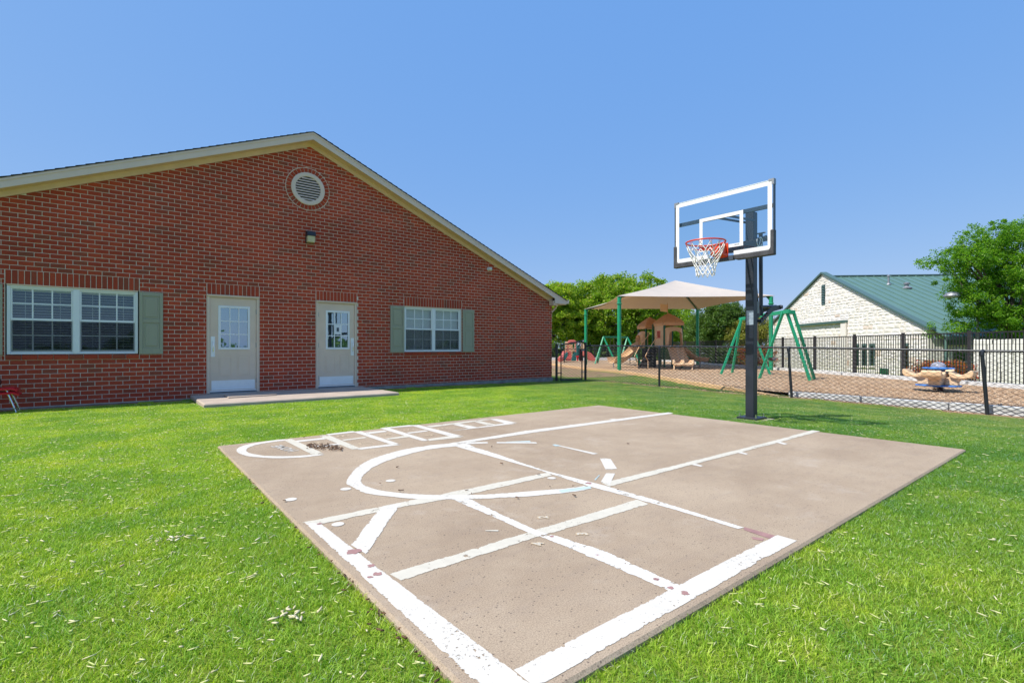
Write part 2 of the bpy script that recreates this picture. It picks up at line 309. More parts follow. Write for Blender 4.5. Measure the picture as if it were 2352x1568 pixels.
# ---------------------------------------------------------------- mesh helpers
class MB:
    def __init__(s): s.v = []; s.f = []; s.uv = None; s.smooth = False
    def add(s, vs, fs):
        o = len(s.v); s.v += [tuple(v) for v in vs]; s.f += [tuple(i + o for i in f) for f in fs]; return s
    def box(s, a, b):
        x0, x1 = sorted((a[0], b[0])); y0, y1 = sorted((a[1], b[1])); z0, z1 = sorted((a[2], b[2]))
        return s.add([(x0, y0, z0), (x1, y0, z0), (x1, y1, z0), (x0, y1, z0), (x0, y0, z1), (x1, y0, z1), (x1, y1, z1), (x0, y1, z1)],
                     [(0, 3, 2, 1), (4, 5, 6, 7), (0, 1, 5, 4), (1, 2, 6, 5), (2, 3, 7, 6), (3, 0, 4, 7)])
    def obox(s, c, u, v, w_):
        c, u, v, w_ = map(Vector, (c, u, v, w_))
        P = [c - u - v - w_, c + u - v - w_, c + u + v - w_, c - u + v - w_, c - u - v + w_, c + u - v + w_, c + u + v + w_, c - u + v + w_]
        fs = [(0, 3, 2, 1), (4, 5, 6, 7), (0, 1, 5, 4), (1, 2, 6, 5), (2, 3, 7, 6), (3, 0, 4, 7)]
        if u.cross(v).dot(w_) < 0: fs = [f[::-1] for f in fs]
        return s.add(P, fs)
    def bar(s, a, b, wd, ht, up=(0, 0, 1)):
        a, b = Vector(a), Vector(b); d = (b - a); L = d.length; d.normalize(); up = Vector(up)
        sd_ = d.cross(up)
        if sd_.length < 1e-4: sd_ = d.cross(Vector((1, 0, 0)))
        sd_.normalize(); u2 = sd_.cross(d)
        return s.obox((a + b) / 2, d * L / 2, sd_ * wd / 2, u2 * ht / 2)
    def tube(s, pts, r, n=8, cap=True, taper=None):
        pts = [Vector(p) for p in pts]; o = len(s.v); m = len(pts); prev = None
        for i, p in enumerate(pts):
            d = (pts[min(i + 1, m - 1)] - pts[max(i - 1, 0)]).normalized()
            if prev is None: a = d.orthogonal().normalized()
            else:
                a = prev - d * prev.dot(d)
                a = a.normalized() if a.length > 1e-5 else d.orthogonal().normalized()
            prev = a; b = d.cross(a); rr = r if taper is None else r * taper[i]
            for k in range(n):
                t_ = 2 * math.pi * k / n; s.v.append(tuple(p + (a * math.cos(t_) + b * math.sin(t_)) * rr))
        for i in range(m - 1):
            for k in range(n):
                k2 = (k + 1) % n; s.f.append((o + i * n + k, o + i * n + k2, o + (i + 1) * n + k2, o + (i + 1) * n + k))
        if cap: s.f.append(tuple(o + k for k in range(n))[::-1]); s.f.append(tuple(o + (m - 1) * n + k for k in range(n)))
        return s
    def prism(s, poly, ext):
        """poly: list of 3D points (planar), extruded by vector ext"""
        n = len(poly); P = [Vector(p) for p in poly]; e = Vector(ext)
        nrm = Vector((0, 0, 0))
        for i in range(n): nrm += (P[i] - P[0]).cross(P[(i + 1) % n] - P[0])
        vs = P + [p + e for p in P]; fs = [tuple(range(n))[::-1], tuple(range(n, 2 * n))] + [(i, (i + 1) % n, n + (i + 1) % n, n + i) for i in range(n)]
        if nrm.dot(e) < 0: fs = [f[::-1] for f in fs]
        return s.add(vs, fs)
    def lathe(s, prof, c=(0, 0, 0), n=24, axis=(0, 0, 1), caps=False):
        c = Vector(c); ax = Vector(axis).normalized(); a = ax.orthogonal().normalized(); b = ax.cross(a); o = len(s.v)
        for (r, h) in prof:
            for k in range(n):
                t_ = 2 * math.pi * k / n; s.v.append(tuple(c + ax * h + (a * math.cos(t_) + b * math.sin(t_)) * r))
        for i in range(len(prof) - 1):
            for k in range(n):
                k2 = (k + 1) % n; s.f.append((o + i * n + k, o + i * n + k2, o + (i + 1) * n + k2, o + (i + 1) * n + k))
        if caps: s.f.append(tuple(o + k for k in range(n))[::-1]); s.f.append(tuple(o + (len(prof) - 1) * n + k for k in range(n)))
        return s
    def grid(s, fn, nu, nv, thick=None):
        """fn(u,v)->Vector; optional thickness vector gives a closed slab"""
        o = len(s.v)
        for i in range(nu + 1):
            for j in range(nv + 1): s.v.append(tuple(fn(i / nu, j / nv)))
        q = lambda i, j: o + i * (nv + 1) + j
        for i in range(nu):
            for j in range(nv): s.f.append((q(i, j), q(i + 1, j), q(i + 1, j + 1), q(i, j + 1)))
        if thick is not None:
            t_ = Vector(thick); m = (nu + 1) * (nv + 1)
            for k in range(m): s.v.append(tuple(Vector(s.v[o + k]) + t_))
            for i in range(nu):
                for j in range(nv): s.f.append((q(i, j + 1) + m, q(i + 1, j + 1) + m, q(i + 1, j) + m, q(i, j) + m))
            for i in range(nu):
                s.f.append((q(i, 0), q(i, 0) + m, q(i + 1, 0) + m, q(i + 1, 0))); s.f.append((q(i + 1, nv), q(i + 1, nv) + m, q(i, nv) + m, q(i, nv)))
            for j in range(nv):
                s.f.append((q(0, j + 1), q(0, j + 1) + m, q(0, j) + m, q(0, j))); s.f.append((q(nu, j), q(nu, j) + m, q(nu, j + 1) + m, q(nu, j + 1)))
        return s
    def build(s, name, mat, parent=None, smooth=False, bevel=0.0, label=None, kind=None):
        off = wloc(parent) if parent else Vector((0, 0, 0))
        me = bpy.data.meshes.new(name)
        me.from_pydata([tuple(Vector(v) - off) for v in s.v], [], s.f)
        if s.uv:
            uvl = me.uv_layers.new(name='UVMap')
            for i, c in enumerate(s.uv): uvl.data[i].uv = c
        me.materials.append(M[mat] if isinstance(mat, str) else mat)
        if smooth:
            me.polygons.foreach_set('use_smooth', [True] * len(me.polygons))
            try: me.set_sharp_from_angle(angle=R(40))
            except Exception: pass
        me.update()
        o = bpy.data.objects.new(name, me); COL.objects.link(o)
        if parent: o.parent = parent
        if bevel:
            bv = o.modifiers.new('bevel', 'BEVEL'); bv.width = bevel; bv.segments = 2; bv.limit_method = 'ANGLE'
        if label: o['label'] = label
        if kind: o['kind'] = kind
        return o
def wloc(o):
    v = Vector((0, 0, 0))
    while o: v = v + Vector(o.location); o = o.parent
    return v
def thing(name, label, cat, loc, group=None):
    o = bpy.data.objects.new(name, None); COL.objects.link(o); o.location = loc; o['label'] = label; o['category'] = cat; o.empty_display_size = 0.2
    if group: o['group'] = group
    return o
def tag(o, label, cat, group=None):
    o['label'] = label; o['category'] = cat
    if group: o['group'] = group
    return o
def fast_mesh(name, verts, faces_n, mat, parent=None, kind=None, per=4):
    """verts (n*per,3) numpy, each consecutive 'per' verts is a face"""
    off = np.array(wloc(parent)) if parent else np.zeros(3)
    verts = np.asarray(verts, dtype=np.float32) - off.astype(np.float32)
    me = bpy.data.meshes.new(name); nv = len(verts); nf = nv // per
    me.vertices.add(nv); me.vertices.foreach_set('co', verts.ravel())
    me.loops.add(nv); me.loops.foreach_set('vertex_index', np.arange(nv, dtype=np.int32))
    me.polygons.add(nf); me.polygons.foreach_set('loop_start', np.arange(0, nv, per, dtype=np.int32))
    try: me.polygons.foreach_set('loop_total', np.full(nf, per, dtype=np.int32))
    except Exception: pass
    me.materials.append(M[mat]); me.update(calc_edges=True); me.validate()
    o = bpy.data.objects.new(name, me); COL.objects.link(o)
    if parent: o.parent = parent
    if kind: o['kind'] = kind
    return o
def sm(t): t = min(1, max(0, t)); return t * t * (3 - 2 * t)

# ================================================================ GROUND
CXa, CXb, CYa, CYb = 0.835, 6.835, 1.115, 6.10        # court slab rectangle
PX0, PX1, PY0, PY1 = 1.255, 5.16, 10.76, 13.0      # stoop slab by the doors
FX = 13.6                                           # chain link fence line
def iron_r(D): return 14.5 - 0.05 * (D - 14)
def gz(x, y):
    t_ = sm((y - 7) / 5); s_ = sm((x - 7) / 6.6)
    z = -0.03 - 0.07 * t_ - s_ * (0.22 - 0.15 * t_) - 0.016 * max(0, min(5, 5 - y)) * s_
    if x < 0: z -= 0.004 * min(10, -x)
    D = x * FW.x + y * FW.y; r = x * RT.x + y * RT.y
    e = max(r - (iron_r(D) + 0.3), 0) + max(D - 49, 0)
    if x > FX: z += (-0.27 - z) * sm((x - FX) / 1.0)
    z -= 1.0 * sm(e / 6)
    return z
def sheet(name, xs, ys, mat, zf, kind='structure'):
    b = MB(); nx, ny = len(xs), len(ys)
    b.v = [(x, y, zf(x, y)) for x in xs for y in ys]
    b.f = [(i * ny + j, (i + 1) * ny + j, (i + 1) * ny + j + 1, i * ny + j + 1) for i in range(nx - 1) for j in range(ny - 1)]
    o = b.build(name, mat, smooth=True); o['kind'] = kind; return o
ax = [-900, -400, -150, -60, -30, -18, -12] + [-9 + 0.5 * i for i in range(48)] + [15 + 1.0 * i for i in range(60)] + [80, 95, 130, 200, 400, 900]
ay = [-900, -400, -150, -60, -30, -18, -12] + [-9 + 0.5 * i for i in range(48)] + [15 + 1.0 * i for i in range(60)] + [80, 95, 130, 200, 400, 900]
o = sheet('lawn_ground', ax, ay, 'soil', gz)

# grass: one object; its mesh holds four turf tiles and one vertex per place, geometry nodes set a tile on every place
def turf_tiles(nb, size):
    V = []; Fc = []; vid = []; tone = []
    for k in range(4):
        for _ in range(nb):
            x = random.uniform(-size / 2, size / 2); y = random.uniform(-size / 2, size / 2)
            a = random.uniform(0, 2 * math.pi); h = random.uniform(0.010, 0.029); ln = random.uniform(0.3, 2.0) * h; wd = random.uniform(0.0009, 0.0019)
            dx, dy = math.cos(a), math.sin(a); tx, ty = -dy * wd, dx * wd
            if random.random() < 0.5:
                b2 = random.uniform(0, 6.28); tx, ty = math.cos(b2) * wd, math.sin(b2) * wd
            o_ = len(V)
            V += [(x - tx, y - ty, -0.004), (x + tx, y + ty, -0.004), (x + dx * ln * .35 + tx * .9, y + dy * ln * .35 + ty * .9, h * .62), (x + dx * ln * .35 - tx * .9, y + dy * ln * .35 - ty * .9, h * .62), (x + dx * ln, y + dy * ln, h)]
            Fc += [(o_, o_ + 1, o_ + 2, o_ + 3), (o_ + 3, o_ + 2, o_ + 4)]
            tn = random.random() ** 1.1 * 0.93 if random.random() > 0.06 else 1.0
            vid += [k] * 5; tone += [tn] * 5
    return V, Fc, vid, tone
def grass_object(name, label_pts, nb, size):
    V, Fc, vid, tone = turf_tiles(nb, size)
    n0 = len(V); V += [p[0] for p in label_pts]; vid += [9] * len(label_pts); tone += [0] * len(label_pts)
    me = bpy.data.meshes.new(name); me.from_pydata(V, [], Fc); me.materials.append(M['grass'])
    def attr(nm, ty, data): a = me.attributes.new(nm, ty, 'POINT'); a.data.foreach_set('value', data)
    attr('vid', 'INT', vid); attr('tone', 'FLOAT', tone)
    attr('spin', 'FLOAT', [0.0] * n0 + [p[1] for p in label_pts]); attr('size', 'FLOAT', [1.0] * n0 + [p[2] for p in label_pts]); attr('tall', 'FLOAT', [1.0] * n0 + [p[3] for p in label_pts])
    attr('pick', 'INT', [0] * n0 + [random.randrange(4) for _ in label_pts])
    o = bpy.data.objects.new(name, me); COL.objects.link(o); o['kind'] = 'stuff'
    ng = bpy.data.node_groups.new(name, 'GeometryNodeTree')
    ng.interface.new_socket('Geometry', in_out='INPUT', socket_type='NodeSocketGeometry'); ng.interface.new_socket('Geometry', in_out='OUTPUT', socket_type='NodeSocketGeometry')
    N = ng.nodes; L = ng.links; gi = N.new('NodeGroupInput'); go = N.new('NodeGroupOutput')
    def named(nm, ty):
        a = N.new('GeometryNodeInputNamedAttribute'); a.data_type = ty; a.inputs['Name'].default_value = nm; return a.outputs['Attribute']
    vd = named('vid', 'INT'); jn = N.new('GeometryNodeJoinGeometry')
    def sep(k):
        c = N.new('FunctionNodeCompare'); c.data_type = 'INT'; c.operation = 'EQUAL'; L.new(vd, c.inputs[2]); c.inputs[3].default_value = k
        s_ = N.new('GeometryNodeSeparateGeometry'); L.new(gi.outputs[0], s_.inputs[0]); L.new(c.outputs[0], s_.inputs[1]); return s_.outputs[0]
    for k in (3, 2, 1, 0):
        gti = N.new('GeometryNodeGeometryToInstance'); L.new(sep(k), gti.inputs[0]); L.new(gti.outputs[0], jn.inputs[0])
    iop = N.new('GeometryNodeInstanceOnPoints'); L.new(sep(9), iop.inputs['Points']); L.new(jn.outputs[0], iop.inputs['Instance']); iop.inputs['Pick Instance'].default_value = True
    L.new(named('pick', 'INT'), iop.inputs['Instance Index'])
    r_ = N.new('ShaderNodeCombineXYZ'); L.new(named('spin', 'FLOAT'), r_.inputs[2]); e2r = N.new('FunctionNodeEulerToRotation'); L.new(r_.outputs[0], e2r.inputs[0]); L.new(e2r.outputs[0], iop.inputs['Rotation'])
    s3 = N.new('ShaderNodeCombineXYZ'); sz = named('size', 'FLOAT'); L.new(sz, s3.inputs[0]); L.new(sz, s3.inputs[1]); L.new(named('tall', 'FLOAT'), s3.inputs[2]); L.new(s3.outputs[0], iop.inputs['Scale'])
    L.new(iop.outputs[0], go.inputs[0])
    md = o.modifiers.new('turf', 'NODES'); md.node_group = ng
    return o
def inside(x, y, m=0.0):
    return (CXa - m < x < CXb + m and CYa - m < y < CYb + m) or (PX0 - m < x < PX1 + m and PY0 - m < y < PY1 + m)
T = 0.25
pts_n, pts_f = [], []
x0 = CXa - 60 * T; y0 = CYa - 60 * T
for i in range(130):
    for j in range(130):
        x = x0 + (i + .5) * T; y = y0 + (j + .5) * T
        D = x * FW.x + y * FW.y; r = x * RT.x + y * RT.y
        if D < -0.5 or D > 7.5 or abs(r) > abs(D) * 1.25 + 3.2 or y > 12.9 or x > FX + 0.4: continue
        if (CXa < x < CXa + 24.08 * T and CYa < y < CYa + 19.8 * T) or inside(x, y): continue
        pts_n.append(((x, y, gz(x, y)), random.randrange(4) * math.pi / 2, 1.0, random.uniform(0.85, 1.15)))
T2 = 0.5
for i in range(-20, 56):
    for j in range(-10, 72):
        x = CXa + (i + .5) * T2 - 0.0; y = CYa + (j + .5) * T2 - .05
        D = x * FW.x + y * FW.y; r = x * RT.x + y * RT.y
        for a in (0, 1):
            for c in (0, 1):
                xx = x + (a - .5) * T; yy = y + (c - .5) * T; DD = xx * FW.x + yy * FW.y; rr = xx * RT.x + yy * RT.y
                if DD <= 7.5 or DD > 34 or abs(rr) > DD * 1.2 + 3 or inside(xx, yy, 0.0): continue
                if xx < 12.2 and yy > 12.93: continue
                if CXa < xx < CXa + 24.08 * T and CYa < yy < CYa + 19.8 * T: continue
                if xx > FX + 0.1 and (yy < 5.2 or DD > 30): continue
                if 12.55 < yy < 13 and xx < 12.1 and random.random() < 0.6: continue
                if abs(xx - FX) < 0.28 and random.random() < 0.72: continue
                if xx > FX - 0.7 and random.random() < 0.22: continue
                if xx > FX:
                    Dn = 13.9 + (12.7 - min(12.7, yy)) * 0 
                    b_r = rr / DD
                    if DD > 23.5 + (0.14 - b_r) * 60 and b_r > 0.1: pass
                pts_f.append(((xx, yy, gz(xx, yy)), random.randrange(4) * math.pi / 2, 1.0, random.uniform(0.8, 1.2)))
go_n = grass_object('lawn_grass', pts_n + pts_f, 1150, T)

# ================================================================ COURT
b = MB()
ch = 0.02
def slab(b, x0, x1, y0, y1, z0, z1, ch):
    b.add([(x0, y0, z0), (x1, y0, z0), (x1, y1, z0), (x0, y1, z0), (x0, y0, z1 - ch), (x1, y0, z1 - ch), (x1, y1, z1 - ch), (x0, y1, z1 - ch),
           (x0 + ch, y0 + ch, z1), (x1 - ch, y0 + ch, z1), (x1 - ch, y1 - ch, z1), (x0 + ch, y1 - ch, z1)],
          [(0, 3, 2, 1), (0, 1, 5, 4), (1, 2, 6, 5), (2, 3, 7, 6), (3, 0, 4, 7), (4, 5, 9, 8), (5, 6, 10, 9), (6, 7, 11, 10), (7, 4, 8, 11), (8, 9, 10, 11)])
slab(b, CXa, CXb, CYa, CYb, -0.16, 0.0, 0.012)
court = b.build('court_slab', 'court'); court['kind'] = 'structure'
def mark(name, quads, mat='paint', z=0.004, label=None):
    """quads: list of 4 ground points (a,b along one edge, c,d back along the other)"""
    b = MB(); b.uv = []
    z = 0.002 + (z - 0.004) * 0.25
    for q in quads:
        q = [Vector((p[0], p[1], z)) for p in q]
        if (q[1] - q[0]).cross(q[3] - q[0]).z < 0: q = [q[3], q[2], q[1], q[0]]
        b.add(q, [(0, 1, 2, 3)]); b.uv += [(0, 0), (1, 0), (1, 1), (0, 1)]
    return b.build(name, mat, court, label=label)
def strip(name, A, B, mat='paint', z=0.004, label=None, n=1):
    """band between two edge polylines of photo points lying on the slab"""
    A = [on_z(*p) for p in A]; B = [on_z(*p) for p in B]
    return mark(name, [(A[i], A[i + 1], B[i + 1], B[i]) for i in range(len(A) - 1)], mat, z, label)
z5 = Z(750, 1550, 1.68); z6 = Z(1800, 1550, 1.568); z7 = Z(1100, 1900, 1.8867); z8 = Z(2000, 1850, 1.78)
def clampx(p): return p
# boundary bands (world rectangles read off the photo)
pa, pb = on_z(*z7(960, 795)), on_z(*z7(1820, 1455))
xi = 1.01; yi = 1.266
xo = 0.878; yo = 1.158
ye = on_z(*z7(200, 365)).y; xe = on_z(*z8(2060, 540)).x
mark('painted_line', [((xo, yo), (xo, ye), (on_z(*z7(340, 365)).x, ye), (xi, yo + 0.0))], 'paint', 0.0040, 'broad white band along the left edge of the court')
mark('painted_line', [((xi + 0.0, yo - 0.0), (xe, yo), (xe, yi), (xi, yi))], 'paint', 0.0042, 'broad white band along the near edge of the court')
strip('painted_line', [z7(860, 745), z7(1905, 430), z8(975, 262)], [z7(955, 797), z7(1985, 470), z8(1062, 296)], 'paint_worn', 0.0044, 'worn cross line through the middle of the four squares')
strip('painted_line', [z7(1400, 150), z7(1480, 182), z7(1760, 318), z7(2000, 425), z8(430, 528), z8(760, 630), z8(1140, 808), z8(1290, 868)], [z7(1290, 175), z7(1340, 186), z7(1640, 316), z7(1900, 430), z8(330, 548), z8(640, 675), z8(1030, 840), z8(1195, 922)], 'paint_flaky', 0.0048, 'flaking line running to the near band')
strip('painted_line', [z6(95, 348), z6(610, 524), z6(1000, 622), z8(1100, 262), z8(1380, 352), z8(1740, 462)], [z6(10, 362), z6(500, 500), z6(850, 615), z8(980, 262), z8(1310, 356), z8(1690, 472)], 'paint_flaky', 0.0052, 'long flaking key line across the court')
strip('painted_line', [z7(200, 358), z7(800, 235), z7(1240, 145), z6(612, 531)], [z7(372, 366), z7(950, 245), z7(1300, 185), z6(640, 552)], 'paint_worn', 0.0056, 'line from the left band up to the key line')
strip('painted_line', [z7(800, 240), z7(570, 526)], [z7(955, 210), z7(690, 598)], 'paint', 0.0060, 'short diagonal line at the left corner')
outer = [z5(1800, 370), z5(1530, 400), z5(1290, 460), z5(1160, 520), z5(1100, 580), z5(1065, 640), z5(1110, 670), z5(1200, 711), z7(880, 163), z7(1070, 180), z7(1480, 181), z7(1900, 162), z7(2264, 126), z6(890, 632)]
inner = [z5(1850, 390), z5(1600, 420), z5(1350, 490), z5(1230, 550), z5(1177, 600), z5(1172, 640), z5(1212, 666), z5(1300, 692), z7(960, 136), z7(1140, 147), z7(1470, 150), z7(1800, 132), z7(2200, 99), z6(838, 616)]
def smooth_line(L, k=3):
    P = [on_z(*p) for p in L]; out = []
    for i in range(len(P) - 1):
        p0 = P[max(i - 1, 0)]; p1 = P[i]; p2 = P[i + 1]; p3 = P[min(i + 2, len(P) - 1)]
        for q in range(k):
            t_ = q / k
            out.append(0.5 * ((2 * p1) + (-p0 + p2) * t_ + (2 * p0 - 5 * p1 + 4 * p2 - p3) * t_ ** 2 + (-p0 + 3 * p1 - 3 * p2 + p3) * t_ ** 3))
    return out + [P[-1]]
Ao, Bo = smooth_line(outer), smooth_line(inner)
mark('painted_arc', [(Ao[i], Ao[i + 1], Bo[i + 1], Bo[i]) for i in range(len(Ao) - 1)], 'paint', 0.0064, 'white half circle at the head of the key')
strip('painted_line', [z6(0, 348), z6(480, 270), z6(1370, 155)], [z6(80, 350), z6(520, 283), z6(1402, 162)], 'paint', 0.0068, 'far side line of the key')
strip('painted_line', [z6(950, 597), z6(1500, 465), z6(2020, 335), z6(2270, 267)], [z6(1000, 622), z6(1530, 481), z6(2060, 346), z6(2322, 273)], 'paint_worn', 0.0068, 'near side line of the key, yellowed')
for q in ([(463, 270), (487, 269), (545, 280), (515, 283)], [(748, 233), (780, 232), (802, 240), (775, 243)], [(995, 198), (1035, 196), (1075, 206), (1040, 206)],
          [(1510, 483), (1540, 478), (1592, 492), (1575, 497)], [(1800, 408), (1828, 403), (1872, 416), (1858, 421)], [(2040, 343), (2070, 340), (2118, 353), (2100, 359)]):
    mark('lane_tick', [[on_z(*z6(*p)) for p in q]], 'paint', 0.0072)
for q in ([(80, 343), (235, 341), (238, 350), (105, 355)], [(293, 341), (540, 342), (546, 351), (293, 349)], [(660, 362), (700, 366), (928, 414), (905, 421)], [(940, 444), (1005, 444), (1050, 513), (975, 513)], [(980, 536), (1035, 539), (1000, 612), (945, 592)]):
    mark('painted_dash', [[on_z(*z6(*p)) for p in q]], 'paint', 0.0076)
for q in ([(350, 340), (500, 334), (508, 341), (352, 342)], [(640, 358), (662, 356), (700, 366), (660, 368)], [(905, 578), (935, 548), (940, 550), (912, 582)], [(680, 645), (880, 618), (885, 632), (700, 660)]):
    mark('old_teal_mark', [[on_z(*z6(*p)) for p in q]], 'paint_teal', 0.0080)
mark('old_red_mark', [[on_z(*z8(*p)) for p in ((1740, 458), (1960, 520), (1930, 545), (1735, 478))]], 'paint_red', 0.0036)
mark('old_red_mark', [[on_z(*z8(*p)) for p in ((1790, 528), (1880, 540), (1870, 556), (1800, 545))]], 'paint_red', 0.0036)
def blob(name, c, rx, mat, z, seed):
    rr = random.Random(seed); b = MB(); n = 18; P = []
    for k in range(n):
        a = 2 * math.pi * k / n; q = rx * (0.6 + 0.55 * rr.random()); P.append((c.x + q * math.cos(a), c.y + q * math.sin(a), z))
    b.add(P, [tuple(range(n))]); return b.build(name, mat, court)
for i, (c, r_) in enumerate([(z7(592, 578), .05), (z7(725, 686), .026), (z7(770, 748), .028), (z7(335, 368), .022), (z7(718, 771), .018), (z8(1320, 932), .025), (z8(1215, 893), .02), (z8(1110, 832), .022), (z8(370, 527), .02), (z6(870, 600), .04)]):
    blob('old_red_mark', on_z(*c), r_ * .75, 'paint_red', 0.0034, i)
def dot(c, rx):
    b = MB(); n = 28; b.add([(c.x + rx * math.cos(2 * math.pi * k / n), c.y + rx * math.sin(2 * math.pi * k / n), 0.0031) for k in range(n)], [tuple(range(n))])
    b.uv = [(0.5 + .1 * math.cos(k), 0.5) for k in range(n)]; b.build('painted_dot', 'paint', court)
for (x, y, wpx) in ((897, 1104, 22), (794, 1123, 24), (668, 1147, 26), (776, 1204, 28), (1267, 1098, 20)):
    a, c2 = on_z(x - wpx / 2, y), on_z(x + wpx / 2, y); dot(on_z(x, y), (a - c2).length / 2)
mark('painted_dash', [[on_z(*z7(*p)) for p in ((1585, 418), (1685, 414), (1685, 426), (1590, 424))]], 'paint_worn', 0.0084)
# hopscotch
Ho = smooth_line([z5(*p) for p in ((640, 348), (580, 353), (420, 378), (345, 402), (328, 422), (345, 442), (400, 460), (500, 471), (640, 475), (790, 468), (925, 450))], 2)
Hi = smooth_line([z5(*p) for p in ((700, 355), (630, 359), (500, 377), (425, 397), (398, 414), (402, 430), (440, 446), (530, 458), (640, 461), (760, 457), (850, 448))], 2)
mark('painted_arc', [(Ho[i], Ho[i + 1], Hi[i + 1], Hi[i]) for i in range(len(Ho) - 1)], 'paint', 0.0056, 'white half oval of the hopscotch home')
HQ = [[(632, 345), (690, 340), (930, 449), (850, 457)], [(722, 357), (915, 336), (945, 345), (748, 366)], [(850, 392), (1040, 372), (1062, 381), (878, 402)],
      [(875, 322), (940, 315), (1165, 410), (1125, 424)], [(930, 313), (1110, 292), (1140, 299), (950, 321)], [(1118, 422), (1145, 405), (1385, 377), (1440, 384)], [(1035, 350), (1190, 331), (1208, 338), (1055, 357)],
      [(1100, 293), (1155, 290), (1440, 384), (1372, 384)], [(1190, 302), (1320, 288), (1345, 296), (1225, 311)], [(1320, 343), (1470, 322), (1500, 332), (1355, 350)],
      [(1290, 273), (1345, 268), (1640, 359), (1592, 363)], [(1290, 272), (1490, 251), (1540, 257), (1345, 274)], [(1592, 362), (1612, 346), (1790, 321), (1868, 331)], [(1470, 303), (1600, 287), (1620, 293), (1490, 309)],
      [(1490, 252), (1545, 249), (1868, 331), (1785, 334)], [(1600, 259), (1990, 213), (2045, 214), (1640, 267)], [(1735, 296), (1960, 264), (2140, 238), (2225, 240)], [(1780, 248), (1830, 243), (1960, 268), (1900, 277)], [(1920, 228), (1960, 223), (2080, 250), (2020, 255)], [(2030, 212), (2080, 210), (2225, 239), (2150, 246)]]
for i, q in enumerate(HQ):
    mark('hopscotch_line', [[on_z(*z5(*p)) for p in q]], 'paint' if i % 3 else 'paint_worn', 0.0060 + 0.0004 * (i % 5))
def text_mark(txt, c, xdir, size, mat, z, stretch=1.0, bold=0.0):
    cu = bpy.data.curves.new('stencil', 'FONT'); cu.body = txt; cu.size = size; cu.align_x = 'CENTER'; cu.align_y = 'CENTER'; cu.offset = bold; cu.resolution_u = 3
    t_ = bpy.data.objects.new('stencil', cu); COL.objects.link(t_)
    me = bpy.data.meshes.new_from_object(t_); bpy.data.objects.remove(t_)
    xd = Vector(xdir).normalized(); yd = Vector((-xd.y, xd.x, 0))
    for v in me.vertices: v.co = xd * v.co.x + yd * v.co.y * stretch + Vector((c.x, c.y, z))
    me.materials.clear(); me.materials.append(M[mat])
    return me
def put_text(name, *a, parent=court, **k):
    me = text_mark(*a, **k); off = wloc(parent)
    for v in me.vertices: v.co = v.co - off
    o = bpy.data.objects.new(name, me); COL.objects.link(o); o.parent = parent; return o
cH = on_z(*z5(655, 408)); pE, pH = on_z(*z5(575, 385)), on_z(*z5(725, 430))
hs_ = (pE - pH).length
put_text('home_lettering', 'HOME', cH, (pE - pH), hs_ / 3.4, 'paint_stencil', 0.0035, stretch=1.0, bold=0.004)
for s_, p in (('9', z5(885, 370)), ('8', z5(1050, 325)), ('7', z5(1200, 374)), ('6', z5(1335, 318)), ('5', z5(1490, 283)), ('4', z5(1635, 320)), ('3', z5(1715, 275)), ('2', z5(1885, 254)), ('1', z5(2045, 236))):
    put_text('hopscotch_number', s_, on_z(*p), (0.05, 1, 0), 0.20, 'paint_yellow', 0.0030)
for s_, p in (('3', z8(588, 508)), ('4', z8(275, 580)), ('2', z8(310, 390))):
    put_text('square_number', s_, on_z(*p), (0.75, 1, 0), 0.085, 'paint_yellow', 0.0030, bold=0.006)
    put_text('square_number', s_, on_z(*p), (0.75, 1, 0), 0.08, 'paint_home', 0.0034)

# stoop slab and its lifted mat
b = MB(); slab(b, PX0, PX1, PY0, 12.99, -0.2, -0.005, 0.02); st = b.build('stoop_slab', 'pad_concrete'); st['kind'] = 'structure'
za = Z(700, 1100, 2.614)
P = [on_z(*za(*p), 0.0) for p in ((510, 1258), (560, 1285), (1065, 1255), (985, 1232))]
b = MB().prism([(p.x, p.y, 0.0) for p in P], (0, 0, 0.018)); tag(b.build('door_mat', 'pad_concrete'), 'thin flat tan mat lying on the concrete stoop before the left door', 'door mat')

# bare soil by the wall and along the fence
def dirt_patch(pts, zoff=0.003):
    b = MB(); n = len(pts); cx_ = sum(p[0] for p in pts) / n; cy_ = sum(p[1] for p in pts) / n
    b.add([(cx_, cy_, gz(cx_, cy_) + zoff + .004)] + [(x, y, gz(x, y) + zoff) for x, y in pts], [(0, i + 1, (i + 1) % n + 1) for i in range(n)])
    o = b.build('bare_dirt', 'dirt'); o['kind'] = 'structure'
def strip_patch(x0, x1, y0, y1, nn, along='x'):
    b = MB(); rr = random.Random(3)
    for i in range(nn + 1):
        t_ = i / nn; j = rr.uniform(-.12, .12)
        for k in range(5):
            u = k / 4
            if along == 'x': x = x0 + (x1 - x0) * t_; y = y0 + j * (1 - u) + (y1 - y0) * u
            else: y = y0 + (y1 - y0) * t_; x = x0 + j * (1 if u < .5 else -1) + (x1 - x0) * u
            b.v.append((x, y, gz(x, y) + 0.006))
    b.f = [(i * 5 + k, (i + 1) * 5 + k, (i + 1) * 5 + k + 1, i * 5 + k + 1) for i in range(nn) for k in range(4)]
    o = b.build('bare_dirt', 'dirt'); o['kind'] = 'structure'
strip_patch(-8, 1.2, 12.62, 13.0, 40); strip_patch(5.3, 12.1, 12.68, 13.0, 40); strip_patch(13.42, 13.95, -8, 5.6, 60, 'y'); strip_patch(13.5, 13.72, 5.6, 12.4, 40, 'y')
q0 = [on_z(px, py, -0.26) for px, py in ((1262, 838), (1300, 842), (1345, 850), (1420, 858), (1470, 862), (1400, 866), (1345, 867), (1300, 866), (1262, 862))]
dirt_patch([(p.x, p.y) for p in q0], 0.02)

